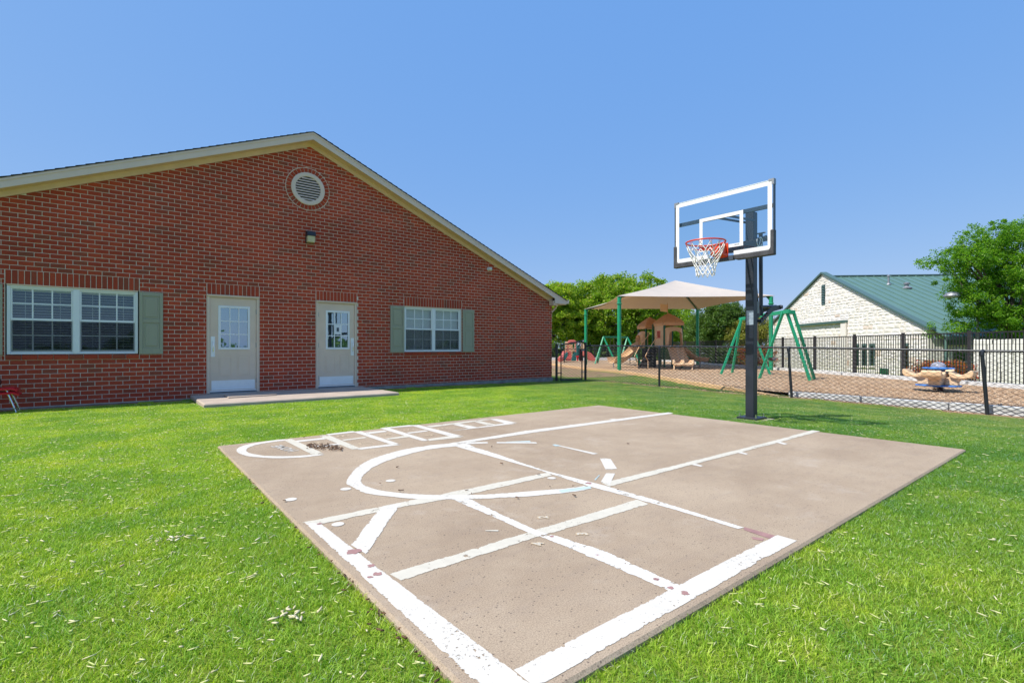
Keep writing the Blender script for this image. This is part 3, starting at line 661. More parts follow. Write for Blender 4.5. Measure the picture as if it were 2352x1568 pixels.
# ================================================================ CHIPS
def chips(name, N, sampler, mat, lmin, lmax, wmin, wmax, zoff=0.02, tilt=0.35, parent=None):
    V = np.zeros((N, 6, 4, 3), dtype=np.float32)
    for i in range(N):
        x, y, z = sampler(); a = random.uniform(0, 6.28); L = random.uniform(lmin, lmax) / 2; W = random.uniform(wmin, wmax) / 2; t_ = random.uniform(-tilt, tilt); H = 0.0025
        u = np.array([math.cos(a) * math.cos(t_), math.sin(a) * math.cos(t_), math.sin(t_)]); v = np.array([-math.sin(a), math.cos(a), random.uniform(-.3, .3)]); c = np.array([x, y, z + zoff])
        nrm = np.cross(u, v) * H
        p = [c - u * L - v * W * .5, c - u * L * .2 - v * W, c + u * L - v * W * .4, c + u * L * .8 + v * W * .7, c - u * L * .6 + v * W]
        q = [p[0], p[1], p[2], p[3]]
        # closed little slab: top, bottom and sides over a 4-corner outline
        q = [p[0], (p[1] + p[2]) / 2 - v * W * .2, p[3], p[4]]
        tq = [k + nrm for k in q]; bq = [k - nrm for k in q]
        V[i, 0] = tq; V[i, 1] = bq[::-1]
        for k in range(4): V[i, 2 + k] = [bq[k], bq[(k + 1) % 4], tq[(k + 1) % 4], tq[k]]
    verts = V.reshape(-1, 3)
    # weld each chip's 8 corners so that a chip is one island
    me = bpy.data.meshes.new(name); off = np.array(wloc(parent)) if parent else np.zeros(3)
    corner = np.concatenate([V[:, 1, ::-1], V[:, 0]], axis=1).reshape(-1, 3) - off
    base = (np.arange(N) * 8)[:, None, None]
    f = np.array([[3, 2, 1, 0], [4, 5, 6, 7], [0, 1, 5, 4], [1, 2, 6, 5], [2, 3, 7, 6], [3, 0, 4, 7]])[None] + base
    me.vertices.add(len(corner)); me.vertices.foreach_set('co', corner.astype(np.float32).ravel())
    f = f.reshape(-1, 4); me.loops.add(f.size); me.loops.foreach_set('vertex_index', f.ravel().astype(np.int32))
    me.polygons.add(len(f)); me.polygons.foreach_set('loop_start', np.arange(0, f.size, 4, dtype=np.int32))
    me.materials.append(M[mat]); me.update(calc_edges=True)
    o = bpy.data.objects.new(name, me); COL.objects.link(o); o['kind'] = 'stuff'
    if parent: o.parent = parent
    return o
def lawn_pt():
    while True:
        D = 1.0 + 9.5 * random.random() ** 0.8; r = random.uniform(-1.1, 1.1) * D; p = rd(r, D)
        if inside(p.x, p.y, 0.02) or p.y > 12.6 or p.x > 13: continue
        w_ = 1.0 if p.x < CXa + 3 and r < 0 else 0.35
        if p.y > 6.2: w_ = 0.8
        if random.random() > w_: continue
        return p.x, p.y, gz(p.x, p.y)
chips('lawn_litter', 520, lawn_pt, 'chip', 0.010, 0.045, 0.003, 0.009, 0.021)
chips('lawn_clippings', 4500, lawn_pt, 'clip', 0.012, 0.045, 0.0008, 0.0019, 0.020, 0.25)
pc = on_z(560 + 110, 1450)
def pile_pt():
    c = on_z(*z7(100, 1105), -0.03) if random.random() < .6 else on_z(390, 1250, -.03)
    return c.x + random.gauss(0, .04), c.y + random.gauss(0, .03), -0.03
chips('lawn_litter', 34, pile_pt, 'chip', 0.02, 0.05, 0.006, 0.012, 0.03)
def deb_pt():
    t_ = random.random(); a, c = z5(800, 395), z5(1040, 415)
    p = on_z(a[0] + (c[0] - a[0]) * t_, a[1] + (c[1] - a[1]) * t_ + random.gauss(0, 4)) if random.random() < .9 else on_z(random.uniform(600, 1500), random.uniform(1000, 1160))
    return p.x, p.y, 0.012
chips('debris', 170, deb_pt, 'debris', 0.012, 0.045, 0.005, 0.014, 0.002, 0.1)
def edge_pt():
    y = random.uniform(CYa, CYb) if random.random() < .5 else random.uniform(CYa, 2.5)
    return CXa + random.gauss(-0.02, .02), y, -0.03
chips('debris', 45, edge_pt, 'debris', 0.012, 0.035, 0.004, 0.009, 0.02, 0.3)

# ================================================================ MULCH PLAYGROUND
near = [(1240, 831, -.12), (1345, 843.7, -.12), (1421, 850, -.12), (1492, 859, -.12), (1587, 874.8, -.12), (1670, 887, -.13), (1712, 893.5, -.16), (1798, 909, -.24)]
bord = [on_z(px, py, z) for px, py, z in near]
tz = -0.125
tim = [on_x(1812, 901, FX + 0.28), on_x(1979.3, 911, FX + 0.24), on_x(2352, 938, FX + 0.22), on_x(2700, 968, FX + 0.2), Vector((FX + 0.2, -6, 0))]
def line_near(k):        # k = r/D : depth of the near edge of the mulch
    L = [(p.x * RT.x + p.y * RT.y, p.x * FW.x + p.y * FW.y) for p in bord[:7] + tim[:]]
    pr_ = [(r / D, D) for r, D in L]
    if k <= pr_[0][0]: return pr_[0][1]
    for (a, da), (c, dc) in zip(pr_, pr_[1:]):
        if a <= k <= c: return da + (dc - da) * (k - a) / (c - a + 1e-9)
    return pr_[-1][1]
b = MB(); NU, NV = 90, 60
import mathutils
for i in range(NU + 1):
    k = 0.03 + (1.75 - 0.03) * i / NU; Dn = line_near(k) + 0.12
    Df = min(46.5, (14.5 + 0.7) / (k + 0.05)) if k > 0.2 else 46.5
    Df = max(Df, Dn + .5)
    for j in range(NV + 1):
        D = Dn + (Df - Dn) * (j / NV) ** 1.4; p = rd(k * D, D)
        z = -0.14 + 0.03 * (mathutils.noise.noise(Vector((p.x * .6, p.y * .6, 0)))) + 0.012 * mathutils.noise.noise(Vector((p.x * 3, p.y * 3, 2)))
        if j == 0: z = -0.16
        b.v.append((p.x, p.y, z))
b.f = [(i * (NV + 1) + j, (i + 1) * (NV + 1) + j, (i + 1) * (NV + 1) + j + 1, i * (NV + 1) + j + 1) for i in range(NU) for j in range(NV)]
o = b.build('mulch_ground', 'mulch', smooth=True); o['kind'] = 'structure'
def mulch_pt():
    while True:
        k = random.uniform(0.05, 1.1); Dn = line_near(k) + .2; Df = min(30, 15 / (k + .05))
        if Df <= Dn: continue
        D = Dn + (Df - Dn) * random.random() ** 1.5; p = rd(k * D, D); return p.x, p.y, -0.14
chips('mulch_chips', 22000, mulch_pt, 'mulch_chips', 0.03, 0.10, 0.012, 0.03, 0.012, 0.4)
def fence_litter():
    y = random.uniform(-3, 12); return FX + random.gauss(0, .22), y, gz(FX, y)
chips('mulch_chips', 1600, fence_litter, 'mulch_chips', 0.02, 0.06, 0.006, 0.02, 0.012, 0.4)

# tan plastic border pieces, one after another
tot = []
for a, c in zip(bord, bord[1:]): tot.append((c - a).length)
def along(d):
    for (a, c), l in zip(zip(bord, bord[1:]), tot):
        if d <= l: return a + (c - a) * (d / l)
        d -= l
    return bord[-1]
Lb = sum(tot); npc = 15
for i in range(npc):
    d0 = Lb * (i / npc) ** 1.0; d1 = Lb * ((i + 1) / npc)
    a, c = along(d0 + .03), along(d1 - .03); mid = (a + c) / 2
    t0 = thing('border_curb', 'tan plastic border curb piece edging the mulch', 'playground curb', (mid.x, mid.y, mid.z - .2), 'tan border curbs along the mulch')
    t0['label'] = ['leftmost tan border curb behind the gate', 'tan border curb just right of the leftmost one', 'tan border curb in line with the gate latch post'][i] if i < 3 else (
        'last tan border curb by the leaning fence post, sagging at its end' if i == npc - 1 else 'tan border curb, %s one to the left of the leaning fence post' % ['', '', 'second', 'third', 'fourth', 'fifth', 'sixth', 'seventh', 'eighth', 'ninth', 'tenth', 'eleventh', 'twelfth'][npc - i])
    b = MB(); b.bar(a + Vector((0, 0, -.11)), c + Vector((0, 0, -.11)), .10, .22); b.build('curb_body', 'border', t0, bevel=0.02)
    e = MB(); e.lathe([(.075, -.2), (.075, .0), (.055, .02), (0.0, .022)], (a.x, a.y, a.z), 14, caps=False); e.build('stake_boss', 'border', t0, smooth=True)
for i, (a, c) in enumerate(((tim[0], tim[1]), (tim[1], tim[2] * .0 + Vector((FX + .23, tim[2].y + 1.1, 0))), (Vector((FX + .23, tim[2].y + 1.12, 0)), Vector((FX + .21, -2.4, 0))))):
    a = Vector((a.x, a.y, tz - .11)); c = Vector((c.x, c.y, tz - .11 - .012 * i)); d = (c - a).normalized() * .02
    o = MB().bar(a + d, c - d, .14, .24).build('landscape_timber', 'timber', bevel=0.012)
    tag(o, ['grey weathered timber edging the mulch beside the leaning fence post', 'grey timber edging the mulch with a stained left end, mid fence bay', 'grey timber edging the mulch at the right edge of the view'][i], 'timber')

# ================================================================ CHAIN LINK
def zig(b, A, Bq, up, w_, h_, n_w, ht, wr=0.0022, wob=0.004, z0f=None):
    """weave of zig-zag wires between A and B"""
    A, Bq = Vector(A), Vector(Bq); d = (Bq - A); L = d.length; d.normalize(); nrm = d.cross(Vector((0, 0, 1)))
    nw = int(L / w_); V = []; Fs = []
    for i in range(nw + 1):
        base = A + d * (i * w_); zb = base.z + (Bq.z - A.z) * 0 ; zt = zb + ht
        steps = max(2, int(round(ht / (h_ / 2)))); pts = []
        for k in range(steps + 1):
            sgn = 1 if (k + i) % 2 else -1
            pts.append(base + d * (sgn * w_ * 0.53) + nrm * (sgn * wr * 1.2) + Vector((random.uniform(-1, 1) * wob * .3, random.uniform(-1, 1) * wob * .3, zb - base.z + ht * k / steps)))
        b.tube(pts, wr, 3, cap=False)
def chain_mesh_run(name, pts, ht, parent, wd=.078, hd=.095, wr=.0024, mat='wire'):
    b = MB()
    for a, c in zip(pts, pts[1:]):
        a, c = Vector(a), Vector(c); L = (c - a).length; n = max(1, int(L / 1.0))
        for i in range(n):
            p, q = a + (c - a) * (i / n), a + (c - a) * ((i + 1) / n); nn = max(1, round((q - p).length / wd)); zig(b, p, q - (q - p) * 1e-4 - (q - p) / nn * .99, None, (q - p).length / nn, hd, nn, ht, wr)
    return b.build(name, mat, parent, kind='stuff')
fp = [(13.48, 12.67, 1.20), (FX, 9.55, 1.08), (FX, 5.62, 1.04), (FX, 1.95, .97), (FX, -1.9, .93), (FX, -5.6, .93)]
f0 = thing('chain_link_fence', 'long low black chain link fence between the lawn and the playground', 'fence', (FX, 5, gz(FX, 5)))
railz = [1.10, 1.075, 1.04, .972, .94, .93]
tops = []
for i, (x, y, zt) in enumerate(fp):
    zg = gz(x, y) - .05; lean = 0.0
    top = Vector((x, y, railz[i]))
    if i == 0: MB().tube([(x, y, zg), (x, y, 1.19)], .045, 16).lathe([(.05, 1.17), (.05, 1.2), (.03, 1.225), (0, 1.23)], (x, y, 0), 16).build('gate_post', 'black', f0, smooth=True)
    else:
        dy = -.06 if i in (2, 3) else 0.0                                # these two posts lean
        MB().tube([(x - .03, y + dy, zg), (x - .03, y - dy * .4, railz[i] - .03)], .033, 14).build('line_post', 'black', f0, smooth=True)
        MB().tube([(x - .03, y - dy * .4, railz[i] - .09), (x - .03, y - dy * .4, railz[i] - .02), (x, y, railz[i])], .042, 12).build('post_cap', 'black', f0, smooth=True)
    tops.append(top)
MB().tube(tops, .024, 12).build('top_rail', 'black', f0, smooth=True)
base = [Vector((x, y, gz(x, y) + .02)) for x, y, _ in fp]
bm_ = MB()
for i in range(len(fp) - 1):
    a, c = base[i].copy(), base[i + 1].copy(); L = (c - a).length; n = int(L / .078)
    ta, tc = tops[i], tops[i + 1]; d = (c - a).normalized(); nrm = Vector((-1, 0, 0)); wd = L / n
    for k in range(n):
        u = (k + .5) / n; p = a + (c - a) * u; q = ta + (tc - ta) * u; ht = q.z - p.z; steps = 2 * int(ht / .095) + 1; pts = []
        sag = 0.015 * math.sin(u * 9 + i)
        for s_ in range(steps + 1):
            v = s_ / steps; sg = 1 if (s_ + k) % 2 else -1
            bow = (0.03 * math.sin(u * 23 + i * 2) if v < .25 else 0) * (1 - v * 4)
            pts.append(Vector((p.x - .012 + sg * .003 + bow + sag * math.sin(v * 3), p.y + (q.y - p.y) * v + sg * wd * .53 * (-1 if d.y > 0 else 1), p.z + ht * v)))
        bm_.tube(pts, .0062, 4, cap=False)
bm_.build('wire_mesh', 'wire', f0, kind='stuff')
bt = MB()
for i in range(len(fp) - 1):
    for k in range(5):
        p = tops[i] + (tops[i + 1] - tops[i]) * ((k + .5) / 5)
        MB().lathe([(.027, -.006), (.030, 0), (.027, .006)], p, 10, axis=(tops[i + 1] - tops[i])).build('tie_wire', 'grey_metal', f0)
for zz in (.15, .92): MB().lathe([(.05, zz - .02), (.055, zz), (.05, zz + .02)], (13.48, 12.67, 0), 14).build('brace_band', 'black', f0)
# gate and its hinge post
gA, gB = Vector((12.22, 12.93, 0)), Vector((13.40, 12.69, 0))
g0 = thing('fence_gate', 'small black chain link gate closing the gap beside the brick building', 'gate', (12.8, 12.8, gz(12.8, 12.8)))
MB().tube([(12.24, 12.9, gz(12.2, 12.9) - .05), (12.24, 12.9, 1.17)], .045, 14).build('hinge_post', 'black', g0, smooth=True)
zb_, ztl, ztr = gz(12.8, 12.8) + .03, 1.13, 1.27
c1, c2, c3, c4 = Vector((12.42, 12.86, zb_)), Vector((13.33, 12.70, zb_ + .02)), Vector((13.33, 12.70, ztr)), Vector((12.42, 12.86, ztl))
MB().tube([c1, c2], .022, 10).tube([c2 - Vector((0, 0, .01)), c3], .022, 10).tube([c3, c4], .022, 10).tube([c4, c1], .022, 10).build('gate_frame', 'black', g0, smooth=True)
bm_ = MB(); n = 12
for k in range(n):
    u = (k + .5) / n; p = c1 + (c2 - c1) * u; q = c4 + (c3 - c4) * u; ht = q.z - p.z; steps = 27; dd = (c2 - c1).normalized()
    bm_.tube([Vector((p.x, p.y, p.z + ht * s_ / steps)) + dd * ((1 if (s_ + k) % 2 else -1) * .04) + Vector((0, (1 if (s_ + k) % 2 else -1) * .003, 0)) for s_ in range(steps + 1)], .0065, 4, cap=False)
bm_.build('wire_mesh', 'wire', g0, kind='stuff')
for zz in (.85, .12):
    MB().bar((12.2, 12.91, zz), (12.46, 12.86, zz), .03, .035).build('hinge', 'black', g0, bevel=.004)
MB().bar((13.30, 12.71, .15), (13.50, 12.66, .14), .03, .03).build('latch', 'grey_metal', g0, bevel=.004)
MB().bar((13.30, 12.70, .93), (13.50, 12.66, .93), .03, .04).build('latch', 'grey_metal', g0, bevel=.004)
# dividing chain link fence deeper in the playground
d0 = thing('chain_link_fence', 'black chain link fence crossing the playground behind the tan slide', 'fence', at(1362, 36.5, -.14))
A_, B_ = rd(2.4, 37.0, -.12), rd(11.0, 36.0, -.12)
for u in (0.0, .17, .45, .72, 1.0):
    p = A_ + (B_ - A_) * u; MB().tube([p, p + Vector((0, 0, 1.05))], .03, 8).build('line_post', 'black', d0, smooth=True)
MB().tube([A_ + Vector((0, 0, 1.03)), B_ + Vector((0, 0, 1.03))], .02, 8).build('top_rail', 'black', d0, smooth=True)
chain_mesh_run('wire_mesh', [A_, B_], 1.0, d0, .08, .10, .003)

# ================================================================ IRON PICKET FENCE
def picket_fence(label, pts, H, limit, spacing=.105, pw=.019):
    f = thing('iron_fence', label, 'fence', pts[0])
    proto = None; cnt = 0; rest = MB()
    dist = []
    for a, c in zip(pts, pts[1:]):
        d = c - a; L = d.length; dn = d.normalized(); n = int(L / spacing)
        MB().bar(a + Vector((0, 0, H - .02)), c + Vector((0, 0, H - .02)), .035, .04).build('rail', 'iron', f)
        MB().bar(a + Vector((0, 0, .10)), c + Vector((0, 0, .10)), .035, .035).build('rail', 'iron', f)
        for k in range(1, n):
            dist.append((a + d * (k / n), math.atan2(dn.y, dn.x)))
    for p in pts:
        MB().box((p.x - .045, p.y - .045, p.z - .1), (p.x + .045, p.y + .045, p.z + H + .04)).box((p.x - .052, p.y - .052, p.z + H + .04), (p.x + .052, p.y + .052, p.z + H + .055)).build('post', 'iron', f)
    dist.sort(key=lambda q: q[0].length)
    me = None
    for i, (p, a) in enumerate(dist):
        if i < limit:
            if me is None:
                b = MB().box((-pw / 2, -pw / 2, .05), (pw / 2, pw / 2, H - .03)); o = b.build('picket', 'iron', None); me = o.data
            else: o = bpy.data.objects.new('picket', me); COL.objects.link(o)
            o.parent = f; o.location = p - Vector(f.location); o.rotation_euler = (0, 0, a)
        else: rest.obox(p + Vector((0, 0, H / 2)), (pw / 2, 0, 0), (0, pw / 2, 0), (0, 0, H / 2 - .04))
    if rest.v: rest.build('picket_run', 'iron', f, kind='stuff')
    return f
def iz(D): return -.12 - .05 * sm((D - 18) / 20)
ip = [rd(iron_r(D), D, iz(D)) for D in [10.4, 13.05, 15.7, 18.2, 20.6, 23.1, 25.6, 28.1, 30.6, 33.1, 35.6, 38.2, 41.0, 44.0]]
picket_fence('tall black iron picket fence in front of the white stone building', ip, 1.64, 300)
lp = [rd(r_, 46 + (r_ < 8) * 1.0, -.12) for r_ in (13.0, 10.4, 7.8, 5.2, 2.6, 0.2)]
picket_fence('far black iron picket fence running behind the red play set', lp, 1.36, 0, spacing=.12)
# long weathered timbers at its foot
for i in range(5):
    Da, Db = [(10.6, 15.5), (15.6, 21), (21.1, 27), (27.1, 34), (34.1, 43)][i]
    a, c = rd(iron_r(Da) - .16, Da, -.08), rd(iron_r(Db) - .16, Db, -.09 - .03 * (i > 2))
    o = MB().bar(a, c, .14, .17).build('landscape_timber', 'timber', bevel=.01)
    tag(o, ['grey timber under the iron fence behind the spring rider, nearest one', 'grey timber under the iron fence left of the spring rider', 'grey timber under the iron fence behind the near swing legs', 'grey timber under the iron fence right of the shade sail', 'farthest grey timber under the iron fence behind the tan play tower'][i], 'timber')
o = MB().bar(rd(11.5, 45.2, -.05), rd(1.0, 45.8, -.05), .3, .3).build('landscape_timber', 'timber'); tag(o, 'grey retaining curb behind the red play set', 'curb')

# ================================================================ BRICK BUILDING
WY = 13.0; RX = 12.11; AX, AZ = 3.80, 6.09; PITCH = 0.4186; OV = 0.29
def rake(x): return AZ - PITCH * abs(x - AX)
LX = 2 * AX - RX; ZB = -0.08
bld = thing('brick_building', 'long gabled red brick building with beige trim, two doors and shuttered windows', 'building', (AX, 18, -0.1))
CH_, BL = 0.0884, 0.2205; ZO = 0.0155; JT = 0.0098
def clip(poly, a, b_, c):      # keep a*x+b*z<=c
    out = []
    for i in range(len(poly)):
        p, q = poly[i], poly[(i + 1) % len(poly)]; fp_, fq = a * p[0] + b_ * p[1] - c, a * q[0] + b_ * q[1] - c
        if fp_ <= 0: out.append(p)
        if fp_ * fq < 0: t_ = fp_ / (fp_ - fq); out.append((p[0] + (q[0] - p[0]) * t_, p[1] + (q[1] - p[1]) * t_))
    return out
VC = Vector((3.757, WY, 5.02)); VR = 0.525   # round vent, outer radius of its brick ring
opens = [  # x0,x1,z0,z1 : holes in the running bond (soldier heads and sills included)
    (-1.625, 0.357, 0.915 - .075, 2.225 + .225), (6.385, 8.315, 0.915 - .075, 2.225 + .225), (1.575, 2.64, -1, 2.235 + .225), (3.955, 5.015, -1, 2.235 + .225)]
opens = [(a, c, ZO + round((z0 - ZO) / CH_) * CH_ if z0 > -.5 else -1, ZO + round((z1 - ZO) / CH_) * CH_) for a, c, z0, z1 in opens]
bricks = []
row = -1
while True:
    z0 = ZO + row * CH_; z1 = z0 + CH_ - JT
    if z0 > AZ: break
    off = (BL / 2 if row % 2 else 0)
    x = RX + off - BL
    edges = []
    while x > LX - BL:
        edges.append((x, x + BL - JT)); x -= BL
    segs = []
    for a, c in edges:
        a = max(a, LX); c = min(c, RX)
        if c - a < .03: continue
        parts = [(a, c)]
        for (ox0, ox1, oz0, oz1) in opens:
            if z1 <= oz0 + .02 or z0 >= oz1 - .02: continue
            npz = []
            for (p, q) in parts:
                if q <= ox0 - JT or p >= ox1 + JT: npz.append((p, q)); continue
                if p < ox0 - JT: npz.append((p, ox0 - JT))
                if q > ox1 + JT: npz.append((ox1 + JT, q))
            parts = npz
        segs += [s_ for s_ in parts if s_[1] - s_[0] > .025]
    for a, c in segs:
        poly = [(a, z0), (c, z0), (c, z1), (a, z1)]
        zt = rake(a), rake(c)
        if min(zt) < z1:
            poly = clip(poly, PITCH, 1, AZ + PITCH * AX - .004); poly = clip(poly, -PITCH, 1, AZ - PITCH * AX - .004) if poly else poly
            if len(poly) < 3: continue
            ar = 0
            for i in range(len(poly)): ar += poly[i][0] * poly[(i + 1) % len(poly)][1] - poly[(i + 1) % len(poly)][0] * poly[i][1]
            if abs(ar) / 2 < .0012: continue
        ctr = Vector(((a + c) / 2, WY, (z0 + z1) / 2)); dv = math.hypot(ctr.x - VC.x, ctr.z - VC.z)
        if dv < VR + .16:
            # cut along the ring: keep the piece outside
            ang = math.atan2(ctr.z - VC.z, ctr.x - VC.x); nx, nz = math.cos(ang), math.sin(ang)
            poly = clip(poly, -nx, -nz, -(VC.x * nx + VC.z * nz + VR + .010))
            if len(poly) < 3: continue
            ar = sum(poly[i][0] * poly[(i + 1) % len(poly)][1] - poly[(i + 1) % len(poly)][0] * poly[i][1] for i in range(len(poly)))
            if abs(ar) / 2 < .0012: continue
        bricks.append(poly)
    row += 1
def brick_geo(b, poly, y, depth=.03, chf=.0025):
    cx_ = sum(p[0] for p in poly) / len(poly); cz_ = sum(p[1] for p in poly) / len(poly); n = len(poly)
    ins = [(p[0] + (chf if p[0] < cx_ else -chf), p[1] + (chf if p[1] < cz_ else -chf)) for p in poly]
    b.add([(p[0], y, p[1]) for p in ins] + [(p[0], y + chf, p[1]) for p in poly] + [(p[0], y + depth, p[1]) for p in poly],
          [tuple(range(n))] + [(i, n + i, n + (i + 1) % n, (i + 1) % n) for i in range(n)] + [(n + i, 2 * n + i, 2 * n + (i + 1) % n, n + (i + 1) % n) for i in range(n)])
def vis(px_): return px_ > 0
full = []
rest = MB()
single_key = lambda poly: (len(poly) == 4 and abs((max(p[0] for p in poly) - min(p[0] for p in poly)) - (BL - JT)) < 1e-4 and abs((max(p[1] for p in poly) - min(p[1] for p in poly)) - (CH_ - JT)) < 1e-4)
cand = []
for poly in bricks:
    x_ = min(p[0] for p in poly); z_ = min(p[1] for p in poly)
    if single_key(poly) and x_ > -1.66 and not (x_ < AX and z_ + .1 > rake(x_) + .3): cand.append((math.hypot(x_, 13) + abs(z_ - 1) * .15, x_, z_, poly))
cand.sort(key=lambda q: q[0]); single = set(id(c[3]) for c in cand[:300])
me0 = None
for poly in bricks:
    jit = random.uniform(-.0016, .0016)
    if id(poly) in single:
        x_ = min(p[0] for p in poly); z_ = min(p[1] for p in poly)
        if me0 is None:
            b = MB(); brick_geo(b, [(0, 0), (BL - JT, 0), (BL - JT, CH_ - JT), (0, CH_ - JT)], 0); o = b.build('brick', 'brick'); me0 = o.data
        else: o = bpy.data.objects.new('brick', me0); COL.objects.link(o)
        o.parent = bld; o.location = Vector((x_ + random.uniform(-.001, .001), WY + jit, z_)) - Vector(bld.location)
    else: brick_geo(rest, poly, WY + jit)
rest.build('brick_field', 'bricks', bld, kind='stuff')
# soldier heads and rowlock sills
sol = []
def soldier_row(x0, x1, z0, z1):
    n = round((x1 - x0) / (CH_ * .99)); wd = (x1 - x0) / n
    for k in range(n):
        a = x0 + k * wd + JT / 2; c = x0 + (k + 1) * wd - JT / 2
        b = MB(); brick_geo(b, [(a, z0), (c, z0), (c, z1), (a, z1)], WY - random.uniform(0, .002)); b.build('soldier_brick', 'brick', bld)
for (a, c, z0, z1), ht in zip(opens, (2.215, 2.215, 2.232, 2.232)): soldier_row(a, c, ht + .012, z1 - JT)
for (a, c, z0, z1) in opens[:2]:
    n = round((c - a) / .2205); wd = (c - a) / n
    for k in range(n):
        x_ = a + k * wd + JT / 2; x2 = a + (k + 1) * wd - JT / 2
        MB().add([(x_, WY - .012, z0 + .0), (x2, WY - .012, z0 + .0), (x2, WY - .022, .895), (x_, WY - .022, .895), (x_, WY + .10, z0), (x2, WY + .10, z0), (x2, WY + .10, .915), (x_, WY + .10, .915)],
                 [(0, 1, 2, 3), (3, 2, 6, 7), (0, 3, 7, 4), (1, 5, 6, 2), (0, 4, 5, 1)]).build('sill_brick', 'brick', bld)
# ring of bricks round the vent
nr = 32
for k in range(nr):
    a0 = 2 * math.pi * (k + .07) / nr; a1 = 2 * math.pi * (k + .93) / nr; r0, r1 = VR - .115, VR - .005
    poly = [(VC.x + r0 * math.cos(a0), VC.z + r0 * math.sin(a0)), (VC.x + r1 * math.cos(a0), VC.z + r1 * math.sin(a0)), (VC.x + r1 * math.cos(a1), VC.z + r1 * math.sin(a1)), (VC.x + r0 * math.cos(a1), VC.z + r0 * math.sin(a1))]
    b = MB(); b.prism([(p[0], WY - .006, p[1]) for p in poly], (0, .03, 0)); b.build('ring_brick', 'brick', bld)
# mortar plane with openings : columns of rectangles
def wall_panel(name, mat, y, x0, x1, z0f, z1f, holes, parent, thick=.1):
    xs = sorted(set([x0, x1, AX] + [h[0] for h in holes] + [h[1] for h in holes])); b = MB()
    for a, c in zip(xs, xs[1:]):
        m_ = (a + c) / 2; hz = sorted([(h[2], h[3]) for h in holes if h[0] < m_ < h[1]]); z = z0f
        for (h0, h1) in hz + [(None, None)]:
            if h0 is None: b.prism([(a, y, z), (c, y, z), (c, y, rake(c)), (a, y, rake(a))], (0, thick, 0))
            else:
                if h0 > z: b.prism([(a, y, z), (c, y, z), (c, y, h0), (a, y, h0)], (0, thick, 0))
                z = h1
    return b.build(name, mat, parent)
holes = [(opens[0][0], opens[0][1], .90, 2.225), (opens[1][0], opens[1][1], .90, 2.225), (opens[2][0], opens[2][1], -.5, 2.24), (opens[3][0], opens[3][1], -.5, 2.24)]
wall_panel('wall', 'mortar', WY + .0045, LX, RX - .002, ZO - CH_ - .01, None, holes, bld)
b = MB()
for a, c in ((LX - .03, 1.55), (5.04, RX + .02)): b.box((a, WY + .012 - .03, -.45), (c, WY + .3, ZO - CH_ - .0115))
b.box((5.3, WY - .016, -.46), (RX + .035, WY + .1, -.022))
b.box((1.551, WY + .02, -.45), (5.039, WY + .3, -.02))
b.build('grade_beam', 'concrete_base', bld, label='rough grey concrete strip under the bricks')
MB().prism([(LX, WY + 16, -.3), (LX, WY + 16, rake(LX)), (AX, WY + 16, AZ), (RX, WY + 16, rake(RX)), (RX, WY + 16, -.3)], (0, .1, 0)).build('wall', 'mortar', bld)
MB().box((RX - .1, WY + .112, -.3), (RX - .005, WY + 16, 2.55)).build('wall', 'bricks', bld, label='side wall round the right corner')
MB().box((LX, WY + .112, -.3), (LX + .1, WY + 16, 2.55)).build('wall', 'bricks', bld)
